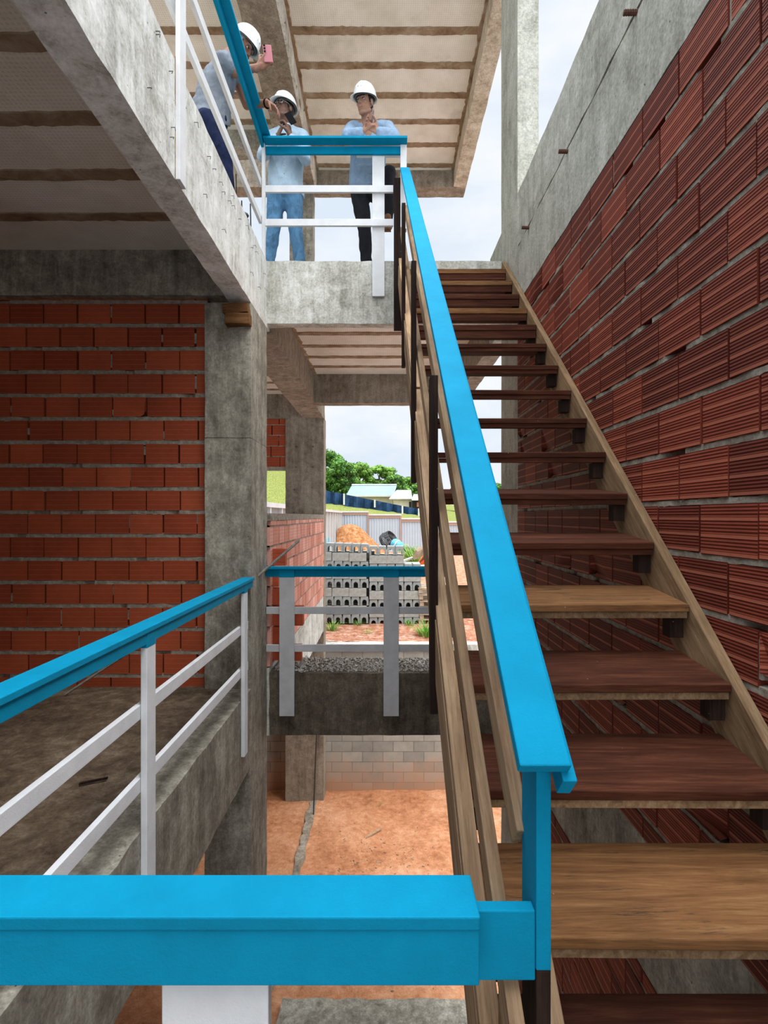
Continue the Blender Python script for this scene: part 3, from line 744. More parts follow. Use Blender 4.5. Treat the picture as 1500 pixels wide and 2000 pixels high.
# ------------------------------------------------------------------ loose pieces on the frame
m = MB(); a = P(430, 640, 4.49)
m.rough(-1.335, -1.128, 4.40, 4.50, 1.625, 1.72, .05, .006, seed=41); m.rough(-1.36, -1.14, 4.41, 4.50, 1.724, 1.80, .05, .010, seed=42)
o = m.build('wood_wedge', 'tread_brown', None, .003); tag(o, 'split brown wooden block wedged on the head of the grey column', 'wood block')
m = MB(); m.bar(P(497, 1131, 4.75), P(584, 1056, 5.0), V((.0, .0, .022)), V((.012, .03, .0)))
o = m.build('wooden_stick', 'weathered_stick', None, .002); tag(o, 'thin weathered stick poking up across the grey column at rail height', 'stick')
m = MB(); m.bar(P(128, 1356, 4.32), P(276, 1258, 4.45), V((0, 0, .018)), V((.01, .02, 0)))
o = m.build('wooden_stick', 'weathered_stick', None, .002); tag(o, 'thin pale stick leaning behind the left blue rail at the foot of the brick wall', 'stick')
m = MB(); m.bar(V((P(155, 1540, 2.87).x, 2.87, ZF+.016)), V((P(210, 1526, 2.93).x, 2.93, ZF+.018)), V((0, 0, .012)), V((0, .012, 0)))
o = m.build('wood_splinter', 'dark_post_wood'); tag(o, 'small dark splinter lying on the brown floor at left', 'wood scrap')
rsb = random.Random(12)
for (px, py, tx, ty, lab) in ((1243, 24, 1206, 12, 'rusty bar stub sticking out of the wall beam, nearest and topmost of three'), (1109, 296, 1081, 290, 'rusty bar stub sticking out of the wall beam, middle of three'), (1033, 445, 1014, 441, 'rusty bar stub sticking out of the wall beam, lowest and farthest of three')):
    d = XR*F/(px-CX); a = P(px, py, d); b = V((XR-.085, d+.01, a.z+.008))
    pts = [a+V((.03, 0, 0))+(b-a)*t_ for t_ in [k/16*1.0 for k in range(17)]]
    m = MB(); m.tube(pts, [.0140 if k % 2 else .0115 for k in range(17)], 8)
    o = m.build('rebar_stub', 'rust'); tag(o, lab, 'steel bar')
for px, y0, y1, lab in ((461, 340, 400, 'leftmost thin starter bar behind the gallery railing'), (472, 392, 428, 'short middle starter bar behind the gallery railing'), (489, 398, 458, 'rightmost starter bar with a lump on its foot behind the gallery railing')):
    a = P(px, y0, 4.9); b = V((a.x, a.y, ZU-.004)); b.z = ZU-.002
    m = MB(); m.tube([a, (a+b)/2+V((.004, 0, 0)), b], .006, 6)
    if px == 489: m.ell(V((a.x, a.y, ZU+.06)), (.03, .03, .05), n=8, m=6)
    o = m.build('starter_bar', 'wire_dark'); tag(o, lab, 'steel bar')
a = P(620, 1440, 9.55); b = P(612, 1583, 9.3)
m = MB(); m.tube([V((a.x, a.y, -3.6)), V((b.x, b.y, pit_h(b.x, b.y)-.02))], .012, 6)
o = m.build('standing_rod', 'wire_dark'); tag(o, 'thin dark rod standing in the orange earth against the far pillar', 'rod')
# toothing bricks left for the next wall
for k, (ya, yb, xb) in enumerate(((1071, 1105, 559), (1106, 1146, 546), (1147, 1181, 548), (1182, 1221, 593), (1222, 1256, 547), (1258, 1289, 590))):
    a = P(533, ya, 5.30); b = P(xb, yb, 5.30)
    m = MB(); m.rough(-1.112, b.x, 5.25, 5.34, b.z+.006, a.z-.004, .05, .003, seed=50+k)
    for j in range(1, 4): m.box(-1.112, b.x-.002, 5.2485, 5.2505, b.z+(a.z-b.z)*j/4, b.z+(a.z-b.z)*j/4+.004)
    o = m.build('toothing_brick', 'clay_bright', None, .002)
    tag(o, ['topmost red brick jutting from the near end of the pinkish side wall', 'narrow red brick end just under the lower landing rail', 'narrow red brick end just above the upper grey mid rail', 'longest red brick jutting out right of the first grey post', 'narrow red brick end between the two grey mid rails', 'lowest red brick jutting out beside the rubble strip'][k], 'brick')
# rubble strip on the lower landing (uncountable)
m = MB(); rr = random.Random(9)
for k in range(2600):
    x = rr.uniform(-1.08, 1.12); y = rr.uniform(5.15, 5.66); r = rr.uniform(.003, .011)*(1.8 if rr.random() < .06 else 1)
    if x < -.8: r *= 1.4
    rot = Matrix.Rotation(rr.uniform(0, 6), 3, 'Z') @ Matrix.Rotation(rr.uniform(0, 6), 3, 'X')
    vs = [V((x, y, -1.537+r*.5))+rot @ V((a*r*rr.uniform(.7, 1.5), b*r*rr.uniform(.7, 1.5), c*r)) for a, b, c in ((1, 0, 0), (-1, 0, 0), (0, 1, 0), (0, -1, 0), (0, 0, 1), (0, 0, -1))]
    m.add(vs, [(0, 2, 4), (2, 1, 4), (1, 3, 4), (3, 0, 4), (2, 0, 5), (1, 2, 5), (3, 1, 5), (0, 3, 5)])
o = m.build('gravel', 'gravel_grey'); tag(o, 'grey gravel and crumbs scattered over the lower landing', 'gravel', None, 'stuff')
# bent nails on the beams
m = MB()
for k in range(26):
    d = rr.uniform(2.2, 5.0); z = rr.choice((2.40, 2.33, 2.05))+rr.uniform(-.04, .04); a = V((XL, d, z))
    m.tube([a+V((-.01, 0, 0)), a+V((.022, 0, 0)), a+V((.025, rr.uniform(-.02, .02), -rr.uniform(.012, .03)))], .0022, 4)
m.build('bent_nail', 'wire_dark', left_beam)['kind'] = 'stuff'
# pit litter
m = MB()
for k in range(260):
    x = rr.uniform(-1.1, 1.15); y = rr.uniform(5.7, 10.1)
    if rr.random() < .5: x = rr.gauss(.0, .35); y = rr.gauss(8.1, .35)
    r = rr.uniform(.003, .011); L = rr.uniform(1, 4)
    rot = Matrix.Rotation(rr.uniform(0, 6), 3, 'Z'); c = V((x, y, pit_h(x, y)+r*.6))
    m.add([c+rot @ V((a*r*L, b*r, cc*r)) for a, b, cc in ((1, 0, 0), (-1, 0, 0), (0, 1, 0), (0, -1, 0), (0, 0, 1), (0, 0, -1))], [(0, 2, 4), (2, 1, 4), (1, 3, 4), (3, 0, 4), (2, 0, 5), (1, 2, 5), (3, 1, 5), (0, 3, 5)])
o = m.build('litter', 'rib_concrete'); tag(o, 'brown crumbs and splinters scattered over the orange earth', 'litter', None, 'stuff')
a = P(715, 1640, 5.35*F/632); b = P(745, 1622, 5.35*F/614)
m = MB(); m.bar(V((a.x, a.y, ZP+.03)), V((b.x, b.y, ZP+.04)), (0, 0, .02), (0, .04, 0)); o = m.build('wood_scrap', 'raw_board_x'); tag(o, 'small pale wood scrap on the orange earth', 'wood scrap')

# ------------------------------------------------------------------ plants
def tuft(name, c, h, r, n, seed, label, group=None, mat='weed_green'):
    rn = random.Random(seed); m = MB()
    for k in range(n):
        a = rn.uniform(0, 6.283); rad = rn.uniform(0, r*.5); b = V((c.x+math.cos(a)*rad, c.y+math.sin(a)*rad, c.z-.02))
        hh = h*rn.uniform(.5, 1.1); out_ = rn.uniform(.3, 1)*r; w_ = rn.uniform(.006, .013)*(h/.4)
        dv = V((math.cos(a), math.sin(a), 0)); sd_ = V((-math.sin(a), math.cos(a), 0))*w_; prev = None; o = len(m.v)
        for s_ in range(5):
            t_ = s_/4; p = b+dv*out_*t_**1.6+V((0, 0, hh*(t_-.35*t_**3)))
            m.v += [p-sd_*(1-t_*.9), p+sd_*(1-t_*.9)]
        for s_ in range(4): q = o+s_*2; m.f.append((q, q+1, q+3, q+2)); m.mi.append(0)
    o = m.build(name, mat); return tag(o, label, 'plant', group)
def gp(px, py, z=-2.5):
    d = -z*F/(py-CY); p = P(px, py, d); p.z = hill(p.x, p.y); return p
for k, (px, py, h, r, n, lab) in enumerate(((648, 1232, .34, .28, 70, 'leafy weed at the left foot of the block stack'), (700, 1222, .22, .22, 40, 'small weed below the gap between the two block stacks'), (718, 1236, .20, .2, 30, 'thin weed in the rubble left of the grey post'),
        (832, 1238, .42, .42, 120, 'largest weed in front of the pallets'), (800, 1222, .26, .22, 40, 'weed at the right foot of the block stack'), (786, 1205, .3, .14, 24, 'upright weed just right of the grey post'), (672, 1218, .16, .2, 24, 'tiny weed in front of the left block stack'))):
    tuft('weed', gp(px, py), h, r, n, 30+k, lab)
tuft('seedling', V((P(741, 1568, 9.65).x, 9.65, ZP+.02)), .10, .07, 14, 77, 'tiny green seedling alone on the orange earth')
for k, (px, py, d, h) in enumerate(((806, 1090, 26, 1.0), (815, 1098, 24, .9), (798, 1096, 27, .7))):
    c = P(px, py, d); c.z = hill(c.x, c.y)
    tuft('bush', c, h*1.6, .8, 90, 90+k, ['light green bush in front of the white fence, tallest', 'light green bush just left of the orange bin', 'low light green bush beside the blue pump'][k], None, 'leaf_light')

# ------------------------------------------------------------------ concrete block stack
def ublock():
    m = MB(); w_, h_, L = .192, .196, .39; r = .052; pr = [(-w_/2, 0), (-r, 0), (-r, .075)]
    for k in range(1, 8):
        a = math.pi-math.pi*k/8; pr.append((r*math.cos(a), .075+.052*math.sin(a)*1.15))
    pr += [(r, .075), (r, 0), (w_/2, 0), (w_/2, .12), (w_/2-.012, h_), (-w_/2+.012, h_), (-w_/2, .12)]
    n = len(pr); m.v += [V((x, 0, z)) for x, z in pr]+[V((x, L, z)) for x, z in pr]
    m.f.append(tuple(range(n))); m.f.append(tuple(range(n, 2*n))[::-1]); m.mi += [0, 0]
    for i in range(n): m.f.append((i, i+n, (i+1) % n+n, (i+1) % n)); m.mi.append(0)
    return m
ub = None; pb = None; rb = random.Random(21)
def put_block(kind, x, y, z, rot, label, group):
    global ub, pb
    if kind == 'u':
        if ub is None: ub = o = ublock().build('channel_block', 'block_grey')
        else: o = ub.copy(); COL.objects.link(o)
    else:
        if pb is None:
            m = MB(); m.box(-.196, .196, 0, .19, 0, .194); pb = o = m.build('channel_block', 'block_plain', None, .004)
        else: o = pb.copy(); COL.objects.link(o)
    o.location = (x, y, z); o.rotation_euler = (0, 0, rot); tag(o, label, 'block', group)
SD = 12.0
ORD = ['first', 'second', 'third', 'fourth', 'fifth', 'sixth']
ROW = ['lowest', 'second', 'third', 'fourth', 'topmost']
zb = -2.5; zg = P(0, 1219, SD).z+.02
sc_u = .2
rowz = lambda r: zg+r*.2055
for r in range(9):
    arch = r % 2 == 0
    if arch:
        for k in range(5):
            put_block('u', P(636, 0, SD).x+.085+.2*k+rb.uniform(-.004, .004)+.012*r/8, SD+rb.uniform(-.012, .012), rowz(r)+rb.uniform(0, .003)-k*.006*(r/8), rb.uniform(-.03, .03), 'arched block end, %s from left in %s arched row of the left stack' % (ORD[k], ROW[r//2]), 'arched block ends of the left stack')
    else:
        for k in range(3):
            put_block('p', P(636, 0, SD).x-.06+.4*k+rb.uniform(-.004, .004), SD+rb.uniform(-.01, .01), rowz(r)-k*.01*(r/8), rb.uniform(-.01, .01), 'block lying lengthwise, %s from left in %s flat row of the left stack' % (ORD[k], ROW[r//2]), 'lengthwise blocks of the left stack')
for r in range(9):
    arch = r % 2 == 0; nu = 4 if r == 8 else 6; npn = 2 if r == 7 else 3
    for k in range(nu if arch else npn):
        if arch: put_block('u', P(721, 0, SD).x+.10+.2*k, SD+.03+rb.uniform(-.01, .01), rowz(r)-.075, rb.uniform(-.03, .03), 'arched block end, %s from left in %s arched row of the right stack' % (ORD[k], ROW[r//2]), 'arched block ends of the right stack')
        else: put_block('p', P(721, 0, SD).x+.20+.4*k, SD+.03+rb.uniform(-.01, .01), rowz(r)-.075, rb.uniform(-.01, .01), 'block lying lengthwise, %s from left in %s flat row of the right stack' % (ORD[k], ROW[r//2]), 'lengthwise blocks of the right stack')
for st, xs, dz, n_ in (('left', P(636, 0, SD).x+.12, 0, 3), ('right', P(721, 0, SD).x+.20, -.075, 3)):
    for r in range(8):
        for k in range(n_ if not (st == 'right' and r == 7) else 2):
            put_block('p', xs+.4*k, SD+.45, rowz(r)+dz, 0, 'back layer block, %s from left in level %s behind the %s stack' % (ORD[k], ['one', 'two', 'three', 'four', 'five', 'six', 'seven', 'eight'][r], st), 'back layer of the %s block stack' % st)
# pallets
for k in range(6):
    z = P(0, 1222, SD).z+.15*k; z = max(z, -2.49)
    x0 = P(819, 0, SD).x+rb.uniform(-.03, .03)
    pr = empty('pallet', (x0+.5, SD+.4, z), 'grey wooden pallet, %s of the pile right of the blocks' % ['lowest', 'second from the ground', 'third from the ground', 'fourth from the ground', 'second from the top', 'topmost'][k], 'pallet')
    for j in range(3):
        m = MB(); m.box(x0+.45*j, x0+.45*j+.09, SD, SD+.8, z, z+.095); m.build('bearer', 'pallet_wood', pr)
    for j in range(5):
        m = MB(); m.box(x0-.01, x0+1.0, SD-.01+.18*j, SD+.09+.18*j, z+.0955, z+.118); m.build('slat', 'pallet_wood', pr)
# boards lying right of the stack
for k, (xa, ya, xb, yb, d, lab) in enumerate(((786, 1096, 813, 1087, 14.5, 'pale board end sticking out above the right block stack'), (800, 1108, 846, 1104, 13.5, 'pale board lying just above the lower blue rail'))):
    m = MB(); m.bar(P(xa, ya, d), P(xb, yb, d+.3), (0, 0, .05), (0, .25, 0)); o = m.build('board', 'plaster_white'); tag(o, lab, 'board')
m = MB(); c = P(832, 1140, 13.9); m.ell((c.x+.1, c.y, -2.3), (.75, .5, .55), n=24, m=12)
for v in m.v: v += mnoise.noise_vector(v*3)*.1
o = m.build('earth_heap', 'mound_earth', smooth=True); tag(o, 'small orange earth heap behind the pallets', 'earth heap')
# orange tipping bin full of earth
ob = empty('tipping_bin', P(840, 1110, 14), 'orange steel bin loaded with earth, half hidden by the stair rails', 'bin')
a = P(815, 1111, 14); b = P(852, 1111, 14); tz = P(0, 1073, 14).z
m = MB()
pts = [V((a.x, 14, a.z)), V((b.x+.25, 14, a.z)), V((b.x+.25, 14.9, a.z)), V((a.x, 14.9, a.z)), V((b.x-.12, 13.9, tz)), V((b.x+.55, 13.9, tz)), V((b.x+.55, 15, tz)), V((b.x-.12, 15, tz))]
m.hexa(pts); m.build('bin_body', 'orange_steel', ob, .01)
m = MB(); m.bar((a.x+.03, 13.97, a.z+.1), (b.x-.06, 13.88, tz-.03), (.05, 0, 0), (0, .05, 0)); m.bar((a.x+.05, 13.96, a.z+.14), (b.x+.2, 13.96, a.z+.14), (0, 0, .05), (0, .05, 0)); m.build('frame_rib', 'orange_steel', ob)
m = MB(); m.bar(P(810, 1083, 14.3), P(843, 1064, 14.2)+V((.1, 0, 0)), (.09, 0, .23), (0, .9, 0)); m.build('tipped_earth_board', 'rib_concrete', ob)

# ------------------------------------------------------------------ yard: mound, hose, pump, fences
m = MB(); cx_, cy_ = -2.0, 32.2
for j in range(41):
    for i in range(61):
        x = -2.78+i/60*5.0; y = 29.6+j/40*5.4
        h = 2.05*math.exp(-((x-cx_)/(1.75 if x > cx_ else 2.2))**2)*math.exp(-((y-cy_)/1.7)**2)
        m.v.append(V((x, y, -2.56+h+.12*mnoise.noise(V((x*1.3, y*1.3, 0)))+.05*mnoise.noise(V((x*5, y*5, 0))))))
for j in range(40):
    for i in range(60):
        q = j*61+i; m.f.append((q, q+1, q+62, q+61)); m.mi.append(0)
o = m.build('earth_mound', 'mound_earth', smooth=True); tag(o, 'big orange earth mound in front of the white fence', 'earth mound')
m = MB(); c = P(759, 1055, 29)
ax = V((.72, -.42, .55)).normalized(); u_ = ax.cross(V((0, 0, 1))).normalized(); w_ = ax.cross(u_)
for k in range(9):
    R_ = .50-.018*abs(k-3); cc = c+ax*(.07*(k-4))
    m.tube([cc+(u_*math.cos(t_*math.pi/12)+w_*math.sin(t_*math.pi/12))*R_*(1+.03*math.sin(t_+k)) for t_ in range(24)], .027, 6, True)
o = m.build('hose_coil', 'black_hose', None, 0, True); tag(o, 'coil of thick black hose lying on the slope of the earth mound', 'hose')
a = P(767, 1059, 28.3); b = P(786, 1070, 28.0)
pm = empty('pump', (a+b)/2, 'light blue pump drum beside the black hose coil', 'pump')
m = MB(); m.tube([a, a+(b-a)*.15, a+(b-a)*.8, b], [.20, .27, .25, .12], 16); m.build('drum', 'pump_blue', pm, 0, False)
m = MB(); m.tube([b, b+(b-a)*.25+V((.05, 0, -.05))], [.14, .17], 12); m.build('outlet', 'black_hose', pm)
m = MB(); q = a+(b-a)*.45; m.tube([q-(b-a).normalized()*.03, q+(b-a).normalized()*.03], .285, 16); m.build('band', 'plaster_white', pm)
def fence_panel(p0, p1, z0, z1, name, label, mat='fence_metal', rail=True, group=None):
    p0 = V(p0); p1 = V(p1); L = (p1-p0).length; u = (p1-p0).normalized(); nn = V((u.y, -u.x, 0))
    e = empty(name, (p0.x, p0.y, z0), label, 'fence', group); m = MB(); n = int(L/.045); o = len(m.v)
    for i in range(n+1):
        s_ = i*L/n; off = [0, .03, .03, 0][i % 4]; q = p0+u*s_+nn*off
        m.v += [V((q.x, q.y, z0)), V((q.x, q.y, z1)), V((q.x-nn.x*.01, q.y-nn.y*.01, z0)), V((q.x-nn.x*.01, q.y-nn.y*.01, z1))]
    for i in range(n):
        a = o+i*4; m.f += [(a, a+4, a+5, a+1), (a+2, a+3, a+7, a+6), (a+1, a+5, a+7, a+3)]; m.mi += [0]*3
    m.build('corrugated_sheet', mat, e)
    if rail:
        m = MB(); m.bar(V((p0.x, p0.y, z1-.16))+nn*.06, V((p1.x, p1.y, z1-.16))+nn*.06, (0, 0, .12), nn*.05); m.build('top_rail', 'fence_rail_wood', e)
        m = MB(); m.bar(V((p0.x, p0.y, z1-.02))+nn*.05, V((p1.x, p1.y, z1-.02))+nn*.05, (0, 0, .10), nn*.14); m.build('capping', 'plaster_white', e)
    m = MB(); q = p1-u*.05+nn*.06; m.box(q.x-.04, q.x+.04, q.y-.04, q.y+.04, z0, z1-.03); m.build('post', 'fence_rail_wood', e)
    return e
fx = [667, 720, 784, 845, 905, 965, 1025]; ft = [999, 1005, 1012.5, 1019, 1025, 1031]
labs = ['white corrugated fence panel behind the peak of the earth mound, tallest', 'white corrugated fence panel behind the hose coil', 'white corrugated fence panel above the light green bushes', 'white corrugated fence panel just beyond the stair rails', 'white corrugated fence panel seen between stair treads', 'white corrugated fence panel farthest to the right']
for k in range(6):
    a = P(fx[k], 0, 36); b = P(fx[k+1], 0, 36)
    fence_panel((a.x, 36, 0), (b.x, 36, 0), -2.7, P(0, ft[k], 36).z, 'fence_panel', labs[k])
# fence returning towards the building
rf = empty('return_fence', (-2.9, 24, -2.6), 'grey fence with pale posts running back beside the earth mound at left', 'fence')
m = MB(); m.box(-2.93, -2.90, 11, 36, -2.7, .22); m.build('grey_sheet', 'fence_grey_panel', rf)
for k in range(17):
    y = 11.5+k*1.5; m = MB(); m.box(-2.90, -2.80, y, y+.10, -2.7, .24); m.build('post', 'plaster_white', rf)
m = MB(); m.box(-3.02, -2.78, 11, 36, .22, .34); m.build('capping', 'plaster_white', rf)
m = MB(); m.box(-2.895, -2.88, 20, 28.5, -2.7, -1.15); m.build('turquoise_board', 'turquoise_panel', rf)
wf = empty('side_fence', (-4, 16, -2.5), 'white boarded fence with thin blue top seen left of the far pillar', 'fence')
m = MB(); m.box(-6.5, -2.97, 15.9, 15.95, -2.7, P(0, 985, 15.9).z-.03); m.build('white_sheet', 'plaster_white', wf)
m = MB(); m.box(-6.5, -2.97, 15.86, 15.99, P(0, 985, 15.9).z-.03, P(0, 985, 15.9).z+.02); m.build('blue_top', 'pump_blue', wf)

# blue debris netting on the slope
def tarp_line():
    m = MB(); pts = []
    for k in range(61):
        px = 600+k*4.2; yb = 975-(660-px)*0+(px-636)*.165-0 if px > 636 else 975+(px-636)*.165
        yt = (958+(px-636)*.20) if px < 760 else 982.8+(px-760)*.20
        yb = max(yb, yt+7); d = 66; a = P(px, yb+1.2, d); b = P(px, yt, d); wv = .5*math.sin(k*1.3)+.3*math.sin(k*.5)
        m.v += [V((a.x, d+wv, a.z-.6)), V((b.x, d+wv*.6, b.z))]
    for k in range(60): m.f.append((k*2, k*2+2, k*2+3, k*2+1)); m.mi.append(0)
    return m
tp = tarp_line().build('netting_fence', 'tarp_blue'); s_ = tp.modifiers.new('thick', 'SOLIDIFY'); s_.thickness = .05
tag(tp, 'dark blue netting fence sagging down the grassy slope', 'fence')
for px, y0, y1 in ((672, 964, 982), (732, 976, 987), (786, 988, 1001), (818, 993, 1004)):
    a = P(px, y0, 65.2); b = P(px, y1+4, 65.2); m = MB(); m.box(a.x-.10, a.x+.10, 65.1, 65.3, b.z, a.z); m.build('netting_post', 'plaster_white', tp)

# ------------------------------------------------------------------ houses
def slab_quad(m, pts, th=.12):
    pts = [V(p) for p in pts]; n = (pts[1]-pts[0]).cross(pts[3]-pts[0]).normalized()*th
    m.hexa([p-n for p in pts]+pts)
h1 = empty('house', P(725, 990, 80), 'pale house with long light grey metal roof beyond the slope', 'house')
d = 80
m = MB(); a = P(684, 966, d); b = P(767, 966, d); zb_ = P(0, 1003, d).z
m.box(a.x, b.x, d, d+9, zb_, a.z); m.build('wall', 'plaster_beige', h1)
m = MB(); ev0 = P(676, 967, d-.6); ev1 = P(769, 967, d-.6); rg0 = P(687, 948, d+5.5); rg1 = P(775, 948, d+5.5)
slab_quad(m, [ev0, ev1, rg1, rg0]); m.build('roof', 'roof_metal', h1)
m = MB(); m.bar(rg0+V((0, 0, .1)), rg1+V((0, 0, .1)), (0, 0, .25), (0, .5, 0)); m.build('ridge', 'plaster_white', h1)
m = MB(); m.bar(ev0+V((0, 0, -.12)), ev1+V((0, 0, -.12)), (0, 0, .25), (0, .2, 0)); m.build('gutter', 'plaster_white', h1)
h2 = empty('house', P(788, 995, 76), 'small beige annex with mottled white roof next to the metal-roofed house', 'house')
d = 76; m = MB(); a = P(769, 974, d); b = P(804, 974, d); m.box(a.x, b.x, d, d+6, P(0, 1005, d).z, a.z); m.build('wall', 'plaster_beige', h2)
m = MB(); slab_quad(m, [P(760, 974, d-.4), P(805, 974, d-.4), P(803, 957, d+4), P(775, 957, d+4)]); m.build('roof', 'plaster_white', h2)
m = MB(); a = P(799, 980, d-.02); b = P(803, 993, d-.02); m.box(a.x, b.x, d-.06, d+.1, b.z, a.z); m.build('door', 'dark_opening', h2)
h3 = empty('shed', P(820, 995, 74), 'low dark open shed with pale roof half hidden by the stair posts', 'shed')
d = 74; m = MB(); a = P(806, 975, d); b = P(850, 975, d); m.box(a.x, b.x, d, d+5, P(0, 1003, d).z, a.z); m.build('wall', 'dark_opening', h3)
m = MB(); slab_quad(m, [P(804, 976, d-.8), P(852, 976, d-.8), P(850, 966, d+4), P(808, 965, d+4)]); m.build('roof', 'plaster_white', h3)
m = MB(); a = P(814, 981, d-.1); b = P(832, 990, d-.1); m.box(a.x, b.x, d-.15, d, b.z, a.z); m.build('brick_panel', 'clay_pink', h3)

# ------------------------------------------------------------------ trees
def tree(px, top, wpx, d, bottom, seed, label, kind='leaf_dark', flat=.8):
    rn = random.Random(seed); c0 = P(px, (top+bottom)/2, d); rz = (bottom-top)*d/F/2; rx = wpx*d/F/2
    gz = hill(c0.x, d); e = empty('tree', (c0.x, d, gz), label, 'tree', None)
    m = MB(); m.tube([V((c0.x, d, gz-.3)), V((c0.x+.2, d, (gz+c0.z)/2)), V((c0.x-.2, d, c0.z+rz*.3))], [.35, .28, .15], 8)
    for k in range(5):
        a = rn.uniform(0, 6.28); m.tube([V((c0.x, d, c0.z-rz*.3)), V((c0.x+math.cos(a)*rx*.6, d+math.sin(a)*rx*.5, c0.z+rn.uniform(-.1, .5)*rz))], [.15, .05], 6)
    m.build('trunk', 'bark', e)
    blobs = [(c0+V((rn.gauss(0, .42)*rx, rn.gauss(0, .4)*rx, rn.uniform(-.65, .72)*rz)), rn.uniform(.22, .38)*min(rx, rz*1.3)) for _ in range(26)]
    blobs += [(c0+V((math.cos(a)*rx*.72, rn.uniform(-.5, .1)*rx, math.sin(a)*rz*.72)), .24*min(rx, rz*1.4)) for a in [k*.52 for k in range(12)]]
    m = MB(); big = 1.0
    for (bc, br) in blobs:
        m.ell(bc, (br*.75, br*.75, br*.55), n=8, m=6)
        for k in range(120):
            v = V((rn.gauss(0, 1), rn.gauss(0, 1), rn.gauss(0, 1))).normalized(); p = bc+V((v.x*br, v.y*br, v.z*br*flat))*rn.uniform(.78, 1.12)
            s_ = rn.uniform(.10, .22)*d/85; t1 = v.cross(V((rn.uniform(-1, 1), rn.uniform(-1, 1), rn.uniform(-1, 1)))).normalized(); t2 = (v+V((rn.uniform(-.6, .6), rn.uniform(-.6, .6), rn.uniform(-.2, .9)))).cross(t1).normalized()
            m.add([p-t1*s_, p+t2*s_, p+t1*s_, p-t2*s_], [(0, 1, 2, 3)], 0 if rn.random() < .6 else 1)
    m.build('foliage', [kind, 'leaf_light'], e)
tree(648, 872, 70, 92, 985, 1, 'tallest dense green tree right beside the far pillar')
tree(672, 893, 60, 88, 985, 2, 'green tree behind the upper end of the blue netting')
tree(702, 898, 62, 96, 975, 3, 'spreading tree rising behind the left end of the metal roof', 'leaf_light')
tree(742, 904, 66, 100, 975, 4, 'wide spreading tree behind the middle of the metal roof', 'leaf_light', .6)
tree(772, 925, 56, 94, 978, 5, 'low tree behind the right end of the metal roof')
tree(800, 930, 54, 104, 982, 6, 'rounded tree beyond the small annex', 'leaf_light')
tree(828, 942, 44, 98, 985, 7, 'low tree behind the open shed')
tree(622, 868, 60, 96, 985, 8, 'dense tree hidden mostly behind the far pillar')
tree(560, 880, 70, 95, 960, 9, 'dark tree on the hill top left of the far pillar')
tree(515, 885, 70, 98, 962, 10, 'dark tree on the hill top beside the grey column')
tree(960, 944, 60, 100, 990, 11, 'distant tree seen through the gap between stair treads')
tree(905, 940, 60, 100, 990, 12, 'distant tree behind the blue stair rail')

# ------------------------------------------------------------------ people
plain('skin_tan', (.27, .125, .08), .55, .35, .06, 60, .1)
plain('skin_brown', (.17, .085, .055), .5, .4, .06, 60, .1)
plain('skin_light', (.36, .19, .125), .55, .35, .06, 60, .1)
def cloth(name, col, var=.12, sc=2.5):
    t = NT(name, .9, .15); c = t.co(); n = t.noise(t.co((1, 1, .6)), sc*3, 6, .6, 1.2); f = t.noise(c, 240, 3, .7)
    lo = tuple(x*(1-var) for x in col); hi = tuple(min(1, x*(1+var)) for x in col)
    t.done(t.ramp(n, [(.3, lo), (.7, hi)]), t.bump(f, .2, .002, t.bump(n, .6, .03)))
cloth('grey_tshirt', (.19, .215, .25)); cloth('navy_trousers', (.009, .015, .048), .3); cloth('light_blue_shirt', (.38, .50, .60)); cloth('blue_shirt', (.27, .38, .52))
cloth('blue_jeans', (.11, .25, .42), .35, 4); cloth('black_trousers', (.018, .018, .022), .3)
plain('helmet_white', (.80, .83, .82), .3, .5, .02, 2, 0); plain('helmet_strap', (.12, .12, .12), .6); plain('grey_hair', (.30, .29, .28), .8, .2, .3, 90); plain('black_hair', (.015, .012, .01), .7, .3, .3, 90)
plain('eye_white', (.65, .62, .58), .3, .5, 0, 1, 0); plain('eye_dark', (.02, .012, .01), .2, .5, 0, 1, 0); plain('lip', (.28, .11, .09), .5, .3, .05, 30, 0); plain('lip_dark', (.13, .05, .045), .5, .3, .05, 30, 0)
plain('shoe_dark', (.05, .05, .055), .6); plain('shoe_brown', (.20, .10, .055), .6); plain('phone_dull', (.22, .15, .13), .6); plain('phone_pink', (.42, .13, .15), .35, .5, .03, 5, 0); plain('phone_black', (.005, .005, .006), .8, .1, .05, 5, 0)
plain('paper', (.80, .82, .86), .85, .1, .02, 3, 0); plain('lens_clear', (.55, .60, .62), .1, .6, 0, 1, 0); plain('silver', (.75, .75, .74), .25, .5, 0, 1, 0, 1)

def frame(fwd, up):
    f = V(fwd).normalized(); u = V(up); u = (u-f*u.dot(f)).normalized(); r = f.cross(u); return r, f, u   # right, forward, up

